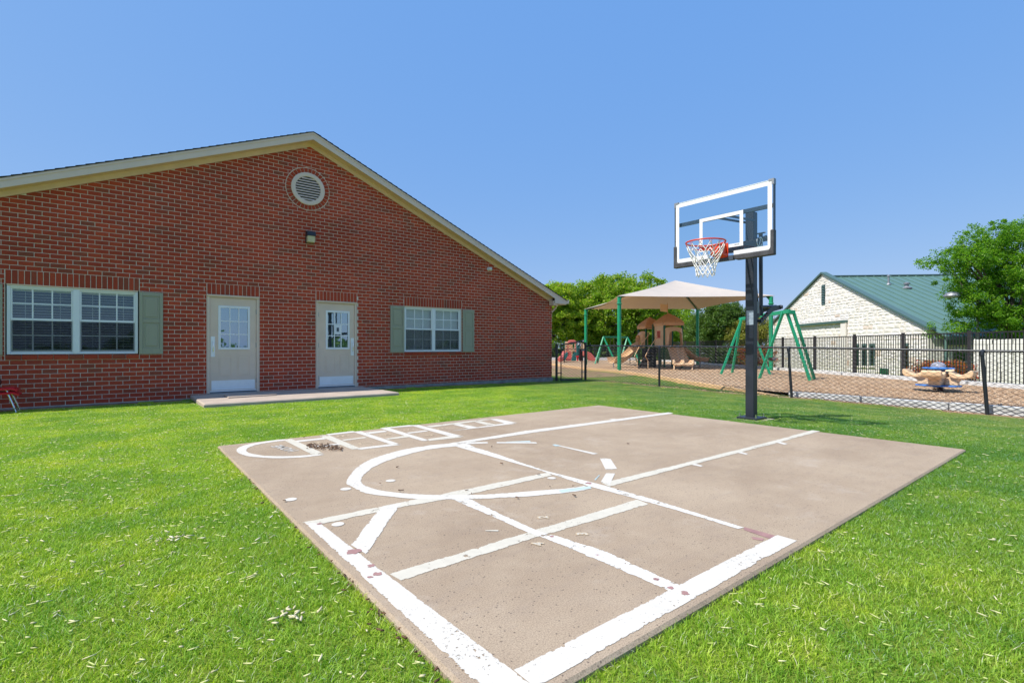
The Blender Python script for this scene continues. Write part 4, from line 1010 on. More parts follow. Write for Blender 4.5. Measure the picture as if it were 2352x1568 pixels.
# --- roof
EX = 12.56; RZ = 6.385                      # fascia end, shingle apex height at the rake
def roofz(x, top=RZ): return top - PITCH * abs(x - AX)
YF = WY - OV
for sgn in (1, -1):
    xe_ = AX + sgn * (EX - AX)
    # frieze board on the wall, soffit, fascia, drip edge, deck
    xw = AX + sgn * (RX - AX - .12)
    MB().prism([(AX, WY - .022, AZ - .0), (xw, WY - .022, rake(xw)), (xw, WY - .022, rake(xw) + .13), (AX, WY - .022, AZ + .13)], (0, .0205, 0)).build('frieze_board', 'cream', bld)
    MB().prism([(AX, YF + .021, AZ + .105), (xw, YF + .021, rake(xw) + .105), (xw, YF + .021, rake(xw) + .125), (AX, YF + .021, AZ + .125)], (0, OV - .044, 0)).build('soffit', 'cream', bld)
    MB().prism([(AX, YF, AZ + .09), (xw, YF, rake(xw) + .09), (xw, YF, rake(xw) + .255), (AX, YF, AZ + .255)], (0, .02, 0)).build('fascia_board', 'beige', bld, bevel=.003)
    MB().prism([(AX, YF - .012, AZ + .222), (xe_ - sgn * .04, YF - .012, rake(xe_ - sgn * .04) + .222), (xe_ - sgn * .04, YF - .012, rake(xe_ - sgn * .04) + .262), (AX, YF - .012, AZ + .262)], (0, .0115, 0)).build('drip_edge', 'beige', bld)
    MB().prism([(AX, YF + .001, AZ + .2555), (xe_, YF + .001, rake(xe_) + .2555), (xe_, YF + .001, rake(xe_) + .275), (AX, YF + .001, AZ + .275)], (0, 16.6, 0)).build('roof_deck', 'beige', bld)
    # shingle courses lapping down the slope
    n = 60; per = (EX - AX + .03) / n
    for k in range(n):
        xa, xb = AX + sgn * k * per * .999, AX + sgn * (k + 1.25) * per
        if k == n - 1: xb = AX + sgn * (k + 1) * per
        za, zb_ = rake(xa) + .275 + .001, rake(xb) + .275 + .013
        pol = [(xa, YF - .028, za), (xb, YF - .028, zb_), (xb, YF - .028, zb_ + .011), (xa, YF - .028, za + .006)]
        MB().prism(pol, (0, 16.6, 0)).build('shingle_course', 'shingle', bld)
    # boxed eave return with gutter
    xr = AX + sgn * (RX - AX); s1 = AX + sgn * (12.11 - AX - .12)
    zb2 = 2.555; zc = rake(EX) + .255
    MB().prism([(s1, YF - .002, rake(AX + (RX - .12 - AX)) + .255), (xe_, YF - .002, zc), (xe_, YF - .002, zb2 + .02), (s1, YF - .002, zb2 + .02)], (0, .024, 0)).build('eave_return', 'beige', bld, bevel=.003)
    MB().box((s1 + sgn * .0, YF + .024, zb2), (xe_ - sgn * .005, WY + 15.5, zb2 + .02)).build('soffit', 'cream', bld)
    MB().box((s1 - sgn * .035, YF + .03, zb2 - .035), (s1 + sgn * .145, WY - .024, zb2 + .12)).box((s1 - sgn * .03, WY - .10, zb2 + .12), (s1 + sgn * .06, WY - .024, zb2 + .30)).build('frieze_return', 'beige', bld, bevel=.003)
    MB().prism([(xe_, YF - .01, zb2 + .045), (xe_ + sgn * .085, YF - .01, zb2 + .045), (xe_ + sgn * .125, YF - .01, zb2 + .16), (xe_ + sgn * .12, YF - .01, zb2 + .175), (xe_, YF - .01, zb2 + .175)], (0, 16.5, 0)).build('gutter', 'beige', bld)
# downspout elbow beside the corner
MB().tube([(RX + .33, WY + .12, 2.60), (RX + .30, WY + .12, 2.48), (RX + .16, WY + .12, 2.36), (RX + .06, WY + .12, 2.28), (RX + .05, WY + .12, 0.0)], .04, 8).build('downspout', 'beige', bld, smooth=True)
# --- round vent
b = MB(); b.lathe([(.30, .003), (.305, -.03), (.35, -.042), (.405, -.03), (.41, .003)], (VC.x, WY, VC.z), 48, axis=(0, 1, 0)); vf = b.build('vent_ring', 'beige', bld, smooth=True)
MB().lathe([(.0, -.003), (.31, -.003)], (VC.x, WY, VC.z), 40, axis=(0, 1, 0)).build('vent_back', 'dark_room', bld)
for k in range(9):
    zc = VC.z - .256 + .064 * k; hw = math.sqrt(max(0, .30 ** 2 - (zc - VC.z) ** 2))
    MB().prism([(VC.x - hw, WY - .034, zc - .018), (VC.x - hw, WY - .030, zc - .024), (VC.x - hw, WY - .006, zc + .010), (VC.x - hw, WY - .010, zc + .016)], (2 * hw, 0, 0)).build('louver', 'beige', bld)
# --- windows
def window(x0, x1, z0, z1, closed, label):
    wn = thing('window_unit', '', '', ((x0 + x1) / 2, WY + .03, z0)); del wn['category']; del wn['label']; wn.name = 'window'; wn.parent = bld; wn.location = Vector(wn.location) - Vector(bld.location); wn['label'] = label
    y = WY + .02
    MB().box((x0, WY + .001, z1 - .022), (x1, WY + .06, z1)).build('lintel_trim', 'cream', wn)
    zt = z1 - .024; fr = .045; xm = (x0 + x1) / 2
    b = MB(); b.box((x0, y, z0), (x0 + fr, y + .07, zt)).box((x1 - fr, y, z0), (x1, y + .07, zt)).box((x0 + fr, y, zt - .035), (x1 - fr, y + .07, zt)).box((x0 + fr, y, z0), (x1 - fr, y + .07, z0 + .03)).box((xm - .05, y - .004, z0 + .03), (xm + .05, y + .07, zt - .035))
    b.build('window_frame', 'white', wn, bevel=.004)
    for (a, c) in ((x0 + fr, xm - .05), (xm + .05, x1 - fr)):
        zm = z0 + (zt - z0) * .495
        for up_ in (0, 1):
            s0, s1_ = (zm, zt - .035) if up_ else (z0 + .03, zm + .03); yy = y + (.018 if up_ else .034); st_ = .028
            b = MB(); b.box((a, yy, s0), (a + st_, yy + .03, s1_)).box((c - st_, yy, s0), (c, yy + .03, s1_)).box((a + st_, yy, s1_ - st_), (c - st_, yy + .03, s1_)).box((a + st_, yy, s0), (c - st_, yy + .03, s0 + (.045 if up_ else .05)))
            b.build('sash', 'white', wn, bevel=.003)
            b = MB(); gx0, gx1, gz0, gz1 = a + st_, c - st_, s0 + .048, s1_ - st_
            for k in (1, 2): b.box((gx0 + (gx1 - gx0) * k / 3 - .011, yy + .004, gz0), (gx0 + (gx1 - gx0) * k / 3 + .011, yy + .018, gz1))
            b.box((gx0, yy + .0055, (gz0 + gz1) / 2 - .011), (gx1, yy + .0165, (gz0 + gz1) / 2 + .011)); b.build('muntin', 'white', wn)
            MB().box((gx0, yy + .0185, gz0), (gx1, yy + .022, gz1)).build('pane', 'glass', wn)
            if not up_: MB().box((a + .012, y + .010, s0 + .02), (c - .012, y + .0105, s1_ - .03)).build('insect_screen', 'screen', wn)
        # blinds
        b = MB(); n = int((zt - z0) / .052)
        for k in range(n):
            zz = z0 + .05 + k * .052
            if closed: b.prism([(a, y + .12, zz - .026), (a, y + .128, zz - .028), (a, y + .15, zz + .027), (a, y + .142, zz + .029)], (c - a, 0, 0))
            elif zz > z0 + .08: b.prism([(a, y + .112, zz - .007), (a, y + .112, zz - .003), (a, y + .158, zz + .005), (a, y + .158, zz + .001)], (c - a, 0, 0))
        b.box((a, y + .11, zt - .09), (c, y + .17, zt - .03))
        for k in (.22, .78): b.box((a + (c - a) * k - .003, y + .112, z0 + .05), (a + (c - a) * k + .003, y + .114, zt - .05))
        b.build('window_blind', 'blind', wn, kind=None)
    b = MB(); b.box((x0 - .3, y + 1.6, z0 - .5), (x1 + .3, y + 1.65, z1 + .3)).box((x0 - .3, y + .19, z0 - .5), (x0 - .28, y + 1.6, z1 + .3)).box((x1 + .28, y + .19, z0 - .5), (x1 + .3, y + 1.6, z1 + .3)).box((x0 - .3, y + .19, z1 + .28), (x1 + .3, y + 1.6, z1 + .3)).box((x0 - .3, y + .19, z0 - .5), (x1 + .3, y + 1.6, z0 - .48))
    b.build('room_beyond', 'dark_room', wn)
    return wn
window(opens[0][0] + .02, opens[0][1] - .02, .915, 2.225, False, 'double window at the left with open blinds')
window(opens[1][0] + .015, opens[1][1] - .015, .915, 2.225, True, 'double window at the right with closed blinds')
def shutter(x0, x1, z0=.905, z1=2.205):
    b = MB(); y = WY - .032; b.box((x0, y, z0), (x0 + .055, y + .03, z1)).box((x1 - .055, y, z0), (x1, y + .03, z1))
    zm = (z0 + z1) / 2 + .05
    for a, c in ((z0, z0 + .13), (zm - .04, zm + .04), (z1 - .08, z1)): b.box((x0 + .055, y, a), (x1 - .055, y + .03, c))
    for a, c in ((z0 + .13, zm - .04), (zm + .04, z1 - .08)):
        b.box((x0 + .055, y + .012, a), (x1 - .055, y + .028, c)); b.box((x0 + .095, y + .003, a + .04), (x1 - .095, y + .0115, c - .04))
    b.build('shutter', 'sage', bld, bevel=.004)
shutter(-2.055, -1.655); shutter(.362, .765); shutter(5.962, 6.382); shutter(8.345, 8.765)
# --- doors
def door(x0, x1, hinge_right, label, sign=False):
    dr = thing('door', '', '', ((x0 + x1) / 2, WY + .03, 0)); del dr['category']; dr['label'] = label; dr.parent = bld; dr.location = Vector(dr.location) - Vector(bld.location)
    z1 = 2.232; fw_ = .052; y = WY + .012
    MB().box((x0, y - .004, 0.0), (x0 + fw_, y + .09, z1 - .05)).box((x1 - fw_, y - .004, 0), (x1, y + .09, z1 - .05)).box((x0, y - .004, z1 - .05), (x1, y + .09, z1 - .001)).build('door_frame', 'door', dr, bevel=.003)
    MB().box((x0 - .004, WY - .02, z1 - .028), (x1 + .004, WY + .008, z1 + .004)).build('drip_cap', 'door', dr, bevel=.002)
    a, c = x0 + fw_ + .004, x1 - fw_ - .004; zb, zt = .035, z1 - .055; yd = y + .02
    # leaf as frame around the lite
    lx0 = a + (c - a) * (.185 if hinge_right else .21); lx1 = a + (c - a) * (.845 if hinge_right else .85); lz0, lz1 = 1.005, 1.985
    b = MB(); b.box((a, yd, zb), (c, yd + .04, lz0)).box((a, yd, lz1), (c, yd + .04, zt)).box((a, yd, lz0), (lx0, yd + .04, lz1)).box((lx1, yd, lz0), (c, yd + .04, lz1)); b.build('door_leaf', 'door', dr)
    f = .038; b = MB(); b.box((lx0 - .012, yd - .014, lz0 - .012), (lx0 + f, yd + .001, lz1 + .012)).box((lx1 - f, yd - .014, lz0 - .012), (lx1 + .012, yd + .001, lz1 + .012)).box((lx0 + f, yd - .014, lz1 - f), (lx1 - f, yd + .001, lz1 + .012)).box((lx0 + f, yd - .014, lz0 - .012), (lx1 - f, yd + .001, lz0 + f)); b.build('lite_frame', 'white', dr, bevel=.004)
    b = MB()
    for k in (1, 2):
        xx = lx0 + f + (lx1 - lx0 - 2 * f) * k / 3; b.box((xx - .011, yd - .006, lz0 + f), (xx + .011, yd + .004, lz1 - f)); zz = lz0 + f + (lz1 - lz0 - 2 * f) * k / 3; b.box((lx0 + f, yd - .0055, zz - .011), (lx1 - f, yd + .0035, zz + .011))
    b.build('muntin', 'white', dr)
    for i in range(3):
        for j in range(3):
            wx_, wz_ = (lx1 - lx0 - 2 * f) / 3, (lz1 - lz0 - 2 * f) / 3; px_, pz_ = lx0 + f + wx_ * i, lz0 + f + wz_ * j
            o = MB().add([(px_, yd + .012, pz_), (px_ + wx_, yd + .012, pz_), (px_ + wx_, yd + .012, pz_ + wz_), (px_, yd + .012, pz_ + wz_)], [(0, 1, 2, 3)]).build('pane', 'door_glass', dr)
    # folds of a pale curtain close behind the glass
    MB().grid(lambda u, v: Vector((lx0 + (lx1 - lx0) * u, yd + .055 + .008 * math.sin(u * 46), lz0 + (lz1 - lz0) * v)), 46, 1).build('door_curtain', 'door_film', dr, smooth=True)
    for k in (0, 1):
        w2 = (c - a) * .27; xx = a + (c - a) * (.18 if k == 0 else .58)
        for (q0, q1, q2, q3) in ((xx, .38, xx + w2, .388), (xx, .842, xx + w2, .85), (xx, .388, xx + .008, .842), (xx + w2 - .008, .388, xx + w2, .842)):
            MB().box((q0, yd - .004, q1), (q2, yd + .001, q3)).build('panel_molding', 'door', dr)
        MB().box((xx + .03, yd - .0045, .41), (xx + w2 - .03, yd + .001, .82)).build('raised_panel', 'door', dr, bevel=.003)
    MB().box((a + .03, yd - .004, .075), (c - .03, yd + .0005, .29)).build('kick_plate', 'alu', dr, bevel=.002)
    MB().box((a, yd - .012, .035), (c, yd + .001, .06)).build('door_sweep', 'alu', dr)
    MB().box((x0 + fw_, WY - .01, -.004), (x1 - fw_, WY + .1, .018)).build('threshold', 'grey_metal', dr)
    hx = a + .055 if hinge_right else c - .055
    MB().box((hx - .04, yd - .004, .83), (hx + .045, yd + .0005, 1.29)).build('push_plate', 'alu', dr, bevel=.002)
    MB().tube([(hx + .005, yd, .95), (hx + .005, yd - .05, .96), (hx + .005, yd - .055, 1.0), (hx + .005, yd - .055, 1.10), (hx + .005, yd - .05, 1.155), (hx + .005, yd, 1.165)], .009, 8).build('door_handle', 'chrome', dr, smooth=True)
    gx = c if hinge_right else a
    for zz in (.27, 1.10, 1.88): MB().tube([(gx, yd - .008, zz - .055), (gx, yd - .008, zz + .055)], .009, 8).build('hinge', 'grey_metal', dr, smooth=True)
    if sign:
        px_ = (lx0 + lx1) / 2; MB().box((px_ - .085, yd - .0015, 1.385), (px_ + .085, yd + .001, 1.63)).build('paper_sign', 'paper', dr); MB().box((px_ - .030, yd - .0025, 1.455), (px_ + .030, yd - .0016, 1.56)).build('sign_print', 'blue_metal', dr)
door(1.578, 2.637, True, 'left beige steel door with a nine pane window')
door(3.962, 5.01, False, 'right beige steel door with a paper sign in its window', True)
# --- wall light, camera
wl = thing('wall_light', 'square dark wall pack light with a cream lens under the round vent', 'wall light', on_y(711, 556, WY))
zv = Z(1000, 480, 3.016)
p0, p1 = on_y(*zv(668, 1485), WY), on_y(*zv(700, 1345), WY)
x0_, zb_, zt_ = p0.x, p0.z, p1.z
MB().box((x0_, WY - .03, zb_), (x0_ + .21, WY - .003, zt_)).build('back_box', 'black', wl, bevel=.006)
MB().prism([(x0_ + .0, WY - .03, zt_), (x0_, WY - .16, zt_ - .02), (x0_, WY - .17, zt_ - .13), (x0_, WY - .03, zt_ - .13)], (.21, 0, 0)).build('hood', 'black', wl, bevel=.006)
MB().prism([(x0_ + .015, WY - .03, zt_ - .13), (x0_ + .015, WY - .155, zt_ - .13), (x0_ + .015, WY - .13, zb_ + .02), (x0_ + .015, WY - .03, zb_ + .01)], (.18, 0, 0)).build('lens', 'lamp_cream', wl, bevel=.006)
pcam = on_y(1122, 618, WY)
sc = thing('security_camera', 'small white round security camera high on the brick wall under the right rake', 'camera', pcam)
MB().lathe([(.0, 0), (.06, 0), (.06, -.02), (.045, -.03)], pcam, 20, axis=(0, 1, 0)).build('mount', 'white', sc, smooth=True)
MB().lathe([(.0, .0), (.055, .005), (.06, .03), (.055, .08), (.03, .11), (.0, .115)], pcam + Vector((.01, -.03, 0)), 20, axis=(.35, -1, -.15)).build('camera_body', 'white', sc, smooth=True)
MB().lathe([(.018, 0), (.018, .01), (0, .01)], pcam + Vector((.045, -.14, -.016)), 14, axis=(.35, -1, -.15)).build('camera_lens', 'black', sc)

# ================================================================ STACKED CHAIRS AND BALL
zc_ = Z(0, 1480, 7.84)
def chair(name_label, dz, dx, loc):
    c = thing('child_chair', name_label, 'chair', loc, 'red stacking chairs by the brick wall')
    X, Y, Zz = loc.x, loc.y, loc.z + dz
    MB().grid(lambda u, v: Vector((X - .24 + .50 * u, Y - .19 + .38 * v, Zz + .36 + .018 * (2 * u - 1) ** 2 - .03 * max(0, u - .82) * 6 * 0 - .014 * (1 - (2 * v - 1) ** 2) - .055 * (max(0, u - .80) / .20) ** 2 - .030 * (max(0, abs(2 * v - 1) - .75) / .25) ** 2)), 16, 12, (0, 0, .020)).build('seat', 'red', c, smooth=True)
    MB().grid(lambda u, v: Vector((X - .20 - .05 * v + .02 * (2 * u - 1) ** 2, Y - .17 + .34 * u, Zz + .47 + .18 * v)), 8, 5, (-.012, 0, 0)).build('backrest', 'red', c, smooth=True)
    for sy in (-1, 1):
        MB().tube([(X - .14, Y + sy * .15, Zz + .345), (X - .20, Y + sy * .17, Zz + .50), (X - .235, Y + sy * .13, Zz + .62)], .011, 8).build('back_tube', 'chrome', c, smooth=True)
        for sx in (-1, 1):
            MB().tube([(X + sx * .05, Y + sy * .13, Zz + .352), (X + sx * .11, Y + sy * .15, Zz + .345), (X + sx * .135, Y + sy * .16, Zz + .30), (X + sx * .225, Y + sy * .19, Zz + .02)], .0125, 8).build('leg', 'chrome', c, smooth=True)
            MB().lathe([(.0, .0), (.026, .0), (.028, .014), (.014, .022), (.0, .022)], (X + sx * .227, Y + sy * .191, Zz), 12).build('foot', 'chrome', c, smooth=True)
    MB().bar((X - .13, Y - .14, Zz + .345), (X + .10, Y - .14, Zz + .345), .03, .02).build('seat_rail', 'tan_light', c)
    return c
cl = on_z(*zc_(330, 1240), -.09)
cl = Vector((cl.x - .20, min(cl.y + .05, 12.60), gz(-1.6, 12.4)))
cl = Vector((-1.62, 12.45, gz(-1.7, 12.4)))
chair('lower red child chair of the stack by the wall', 0.0, 0, cl); chair('upper red child chair of the stack by the wall', .075, 0, cl + Vector((-.02, .012, 0)))
o = MB().lathe([(.105 * math.sin(math.pi * k / 14), -.105 * math.cos(math.pi * k / 14)) for k in range(15)], cl + Vector((-.08, 0, .435 + .115)), 24).build('rubber_ball', 'ball', smooth=True); tag(o, 'dull dark red rubber ball resting on the stacked red chairs', 'ball')

# ================================================================ BASKETBALL HOOP
BX = 6.50
zb5 = Z(2650, 680, 3.136)
def B5(x, y, X=BX): p = on_x(*zb5(x, y), X); return p.y, p.z
hp = thing('basketball_hoop', 'tall basketball hoop with clear backboard and dark blue black pole beside the court', 'basketball hoop', (7.43, 3.61, -.03))
PW = .062; pcx, pcy = 7.43, 3.615
g_ = gz(7.4, 3.6)
MB().box((pcx - PW, pcy - PW, .0), (pcx + PW, pcy + PW, 3.06)).build('pole', 'pole', hp, bevel=.008)
MB().box((pcx - .15, pcy - .15, -.02), (pcx + .17, pcy + .15, .012)).build('base_plate', 'pole', hp, bevel=.004)
MB().box((pcx - .22, pcy - .22, -.12), (pcx + .26, pcy + .22, -.021)).build('footing', 'pad_concrete', hp, label='small concrete footing under the base plate')
MB().prism([(pcx + PW + .001, pcy, .0125), (pcx + PW + .10, pcy, .0125), (pcx + PW + .001, pcy, .13)], (0, .01, 0)).build('gusset', 'pole', hp)
for sx, sy in ((-1, -1), (-1, 1), (1, -1), (1, 1)):
    MB().lathe([(.016, 0), (.016, .018), (.009, .019), (.009, .05), (0, .051)], (pcx + sx * .12 + .01, pcy + sy * .12, .0125), 8, caps=True).build('bolt', 'chrome', hp)
# glass board
Yl, zt_ = B5(160, 440); Yr, zt2 = B5(1385, 115); _, zbm = B5(190, 1175)
Yl, Yr = 4.285, 2.865; zt_ = 3.175; zbm = 2.30
Yl = max(on_x(*zb5(160, 600), BX).y, 1); Yr = on_x(*zb5(1388, 600), BX).y; zt_ = (on_x(*zb5(170, 425), BX).z + on_x(*zb5(1375, 125), BX).z) / 2; zbm = (on_x(*zb5(200, 1170), BX).z + on_x(*zb5(1345, 1005), BX).z) / 2
MB().box((BX, Yr, zbm), (BX + .012, Yl, zt_)).build('glass_pane', 'board_glass', hp)
bw = .055; e = .0025
def bq(y0, y1, z0, z1, nm='border_stripe', mt='white', x=BX - e): MB().box((x, y0, z0), (x + .002, y1, z1)).build(nm, mt, hp)
bq(Yr + .012, Yl - .012, zt_ - bw - .01, zt_ - .01); bq(Yr + .012, Yr + bw + .012, zbm + .005, zt_ - bw - .01); bq(Yl - bw - .012, Yl - .012, zbm + .005, zt_ - bw - .01)
bq(Yr + bw + .012, 3.40, zbm + .005, zbm + .005 + bw); bq(3.78, Yl - bw - .012, zbm + .005, zbm + .005 + bw)
q1 = on_x(*zb5(465, 615), BX); q2 = on_x(*zb5(1012, 505), BX); q3 = on_x(*zb5(1012, 945), BX)
sy0, sy1, sz0, sz1 = q2.y, q1.y, q3.z, (q1.z + q2.z) / 2; sw = .047
bq(sy0, sy1, sz1 - sw, sz1, 'target_stripe'); bq(sy0, sy0 + sw, sz0, sz1 - sw, 'target_stripe'); bq(sy1 - sw, sy1, sz0, sz1 - sw, 'target_stripe'); bq(sy0 + sw, sy1 - sw, sz0, sz0 + sw * .95, 'target_stripe')
mb = put_text('maker_label', 'LIFETIME', Vector((0, 0, 0)), (1, 0, 0), .018, 'black', 0.0, parent=hp)
for v in mb.data.vertices: 
    c = v.co + Vector(hp.location); v.co = Vector((BX - e - .002, sy0 + .085 - c.x, sz0 + .024 + c.y)) - Vector(hp.location)
# slim side frame, grey corner brackets
MB().box((BX - .004, Yl, zbm), (BX + .05, Yl + .008, zt_)).build('side_frame', 'blue_metal', hp); MB().box((BX - .004, Yr - .008, zbm), (BX + .05, Yr, zt_)).build('side_frame', 'blue_metal', hp); MB().box((BX + .0125, Yr, zt_ + .0), (BX + .05, Yl, zt_ + .008)).build('top_frame', 'white', hp)
for y_, s_ in ((Yl, -1), (Yr, 1)):
    MB().box((BX - .008, y_ - s_ * .012, zt_ + .010), (BX + .052, y_ + s_ * .055, zt_ + .014)).box((BX - .008, y_ - s_ * .012, zt_ - .06), (BX + .052, y_ - s_ * .0085, zt_ + .0098)).box((BX - .008, y_ - s_ * .0085, zt_ - .06), (BX - .0045, y_ + s_ * .016, zt_ + .0098)).box((BX - .008, y_ + s_ * .0165, zt_ - .012), (BX - .0045, y_ + s_ * .055, zt_ + .0098)).build('corner_bracket', 'grey_metal', hp)
# padding
zp = on_x(*zb5(1390, 745), BX - .02).z; zp2 = on_x(*zb5(165, 955), BX - .02).z; zlow = (on_x(*zb5(150, 1225), BX - .02).z + on_x(*zb5(1430, 1065), BX - .02).z) / 2; zp = (zp + zp2) / 2
for y_, s_, yc in ((Yl, 1, 3.78), (Yr, -1, 3.40)):
    pol = [(y_ + s_ * .018, zlow), (y_ + s_ * .018, zp), (y_ - s_ * .030, zp), (y_ - s_ * .030, zbm + .035), (y_ - s_ * .045, zbm + .005), (yc, zbm + .005), (yc, zlow + .03), (yc + s_ * .04, zlow)]
    MB().prism([(BX - .022, a, c) for a, c in pol], (.075, 0, 0)).build('edge_padding', 'pad', hp, bevel=.012)
MB().box((BX - .012, 3.405, zlow + .01), (BX + .05, 3.775, zbm + .003)).build('lower_frame', 'blue_metal', hp)
# rim
rc_px = Z(2650, 680, 3.136)(540, 905)
RZ_ = 2.30; RR = .245
rz_ = on_x(rc_px[0], rc_px[1], BX - .17 - RR).z; RZ_ = rz_
ry_ = (sy0 + sy1) / 2 + .005
ry_ = on_x(rc_px[0], rc_px[1], BX - .16 - RR).y
rc = Vector((BX - .16 - RR, ry_, RZ_)); n = 40
MB().tube([rc + Vector((RR * math.cos(2 * math.pi * k / n), RR * math.sin(2 * math.pi * k / n), 0)) for k in range(n)] + [rc + Vector((RR, 0, 0))], .0105, 8, cap=False).build('rim', 'orange', hp, smooth=True)
MB().box((BX - .16, rc.y - .075, rc.z - .115), (BX - .012, rc.y + .075, rc.z - .004)).build('spring_housing', 'orange', hp, bevel=.006)
MB().box((BX - .012, rc.y - .10, rc.z - .17), (BX - .003, rc.y + .10, rc.z + .03)).build('rim_plate', 'orange', hp, bevel=.003)
MB().prism([(BX - .15, rc.y - .075, rc.z - .116), (BX - .013, rc.y - .095, rc.z - .116), (BX - .013, rc.y - .095, rc.z - .165)], (0, .17, 0)).build('rim_gusset', 'orange', hp)
MB().tube([rc + Vector((RR * math.cos(a), RR * math.sin(a), -.035 - .02 * math.cos(a * .8))) for a in [(-1.25 + 2.5 * k / 16) for k in range(17)]], .008, 6).build('rim_brace', 'orange', hp, smooth=True)
MB().grid(lambda u, v: rc + Vector(((RR + .01) * math.cos((u - .5) * 1.7), (RR + .01) * math.sin((u - .5) * 1.7), -.012 - v * .055)), 14, 1, (.003, 0, 0)).build('rim_brace', 'orange', hp, smooth=True)
nh = 12
for k in range(nh):
    a = 2 * math.pi * (k + .5) / nh; c0 = rc + Vector((RR * math.cos(a), RR * math.sin(a), -.012))
    td = Vector((-math.sin(a), math.cos(a), 0))
    MB().tube([c0 - td * .016, c0 - td * .013 + Vector((0, 0, -.022)), c0 + td * .013 + Vector((0, 0, -.022)), c0 + td * .016], .003, 5).build('net_hook', 'orange', hp)
# net: 12 double strands crossing in rings
rings = [(RR * .97, -.03), (RR * .86, -.12), (RR * .70, -.21), (RR * .56, -.28), (RR * .50, -.335), (RR * .47, -.39), (RR * .47, -.44)]
net = MB(); rn = random.Random(5)
jt = {}
def npt(i, k):
    key = (i, k % nh)
    if key not in jt:
        r_, z_ = rings[i]; a = 2 * math.pi * ((k % nh) + (.5 if i % 2 == 0 else 0)) / nh
        jt[key] = rc + Vector((r_ * math.cos(a) + rn.uniform(-.008, .008), r_ * math.sin(a) + rn.uniform(-.008, .008), z_ + rn.uniform(-.008, .008)))
    return jt[key]
for i in range(len(rings) - 1):
    for k in range(nh):
        p = npt(i, k)
        for q in ((k, k + 1) if i % 2 == 0 else (k, k - 1)):
            pq = npt(i + 1, q); md = (p + pq) / 2; md = md + (rc - md) * 0 + Vector((0, 0, -.004)); net.tube([p, md, pq], .0058, 5, cap=False)
for k in range(nh):
    i = len(rings) - 1; p = npt(i, k); net.lathe([(.0, -.010), (.009, 0), (.0, .010)], p, 6)
net.build('net', 'netw', hp, kind=None, smooth=True)
# arms: two side plates from the board to behind the pole
zbr = 2.86
zz5 = lambda x, y, Y: (lambda p: (p.x, p.z))(on_y(*zb5(x, y), Y))
Ya = pcy - PW - .012
armw = [(BX + .055, 2.40), (6.67, 2.43), (7.05, 2.545), (7.495, 2.674), (7.75, 2.755), (7.80, 2.725), (7.78, 2.67), (7.60, 2.628), (7.37, 2.50), (7.13, 2.435), (6.79, 2.385), (6.67, 2.37), (BX + .055, 2.35)]
for Yq in (pcy - PW - .016, pcy + PW + .006):
    MB().prism([(x, Yq, z) for x, z in armw], (0, .01, 0)).build('lift_arm', 'arm', hp, bevel=.002)
    MB().bar((BX + .085, Yq + .005, zbr), (7.40, Yq + .005, zbr + .06), .012, .03).build('upper_arm', 'blue_metal', hp)
# the white swoosh figure on the arm plate
lg = MB(); lc = Vector((7.52, pcy - PW - .018, 2.615))
def arc(cx_, cz_, r_, a0, a1, th=.006, n=10): lg.tube([lc + Vector((cx_ + r_ * math.cos(R(a0 + (a1 - a0) * k / n)), 0, cz_ + r_ * 1.0 * math.sin(R(a0 + (a1 - a0) * k / n)))) for k in range(n + 1)], th, 4)
arc(-.02, .0, .07, 150, 330, .009); arc(.03, .03, .045, -30, 150, .012); arc(.01, -.03, .05, 200, 380, .010); lg.tube([lc + Vector((-.02, 0, -.04)), lc + Vector((.02, 0, .05))], .010, 4)
lg.build('arm_emblem', 'white', hp); MB().box((7.48, pcy - PW - .0175, 2.57), (7.60, pcy - PW - .0168, 2.67)).build('emblem_ground', 'black', hp)
# cross braces behind the glass
MB().box((BX + .052, Yr + .02, zbr - .025), (BX + .085, Yl - .02, zbr + .025)).build('cross_brace', 'blue_metal', hp)
for z_ in (2.70, 2.77): MB().tube([(7.62, pcy - .12, z_), (7.62, pcy + .12, z_)], .011, 8).build('pivot_bolt', 'grey_metal', hp)
# crank side: hanging link, gas strut, handle
zr2 = Z(2960, 1150, 10.455)
def K(x, y, Y=pcy): p = on_y(*zr2(x, y), Y); return Vector((p.x, Y, p.z))
MB().bar((7.725, pcy, 2.80), (7.735, pcy, 1.53), .045, .045, (1, 0, 0)).build('link_tube', 'pole', hp, bevel=.004)
MB().tube([(7.60, pcy, 1.56), (7.59, pcy, 1.74)], .034, 12).build('strut_cylinder', 'grey_metal', hp, smooth=True)
MB().tube([(7.59, pcy, 1.74), (7.545, pcy, 2.12)], .030, 12, taper=[1, .55]).build('strut_sleeve', 'black', hp, smooth=True)
MB().bar((7.60, pcy, 1.50), (7.60, pcy, 1.62), .02, .02).build('strut_rod', 'black', hp)
for Yq in (pcy - .07, pcy + .06): MB().prism([(x, Yq, z) for x, z in ((7.54, 1.45), (7.56, 1.405), (7.61, 1.41), (7.97, 1.60), (8.26, 1.65), (8.29, 1.685), (8.26, 1.72), (7.95, 1.68), (7.80, 1.60), (7.58, 1.48))], (0, .01, 0)).build('handle_plate', 'pole', hp, bevel=.002)
MB().tube([(8.255, pcy - .09, 1.685), (8.255, pcy + .10, 1.685)], .030, 12).build('grip', 'black', hp, smooth=True)
MB().tube([(7.70, pcy, 1.665), (8.24, pcy, 1.70)], .024, 10).build('adjust_bar', 'black', hp, smooth=True)
MB().tube([(7.57, pcy - .09, 1.442), (7.57, pcy + .08, 1.442)], .026, 10).build('pivot_bolt', 'pole', hp, smooth=True)
for t_ in (.2, .45, .62): MB().lathe([(.0, -.084), (.014, -.084), (.014, -.07)], (7.56 + .36 * t_, pcy - .0, 1.44 + .2 * t_), 8, axis=(0, 1, 0)).build('bolt', 'maroon', hp)
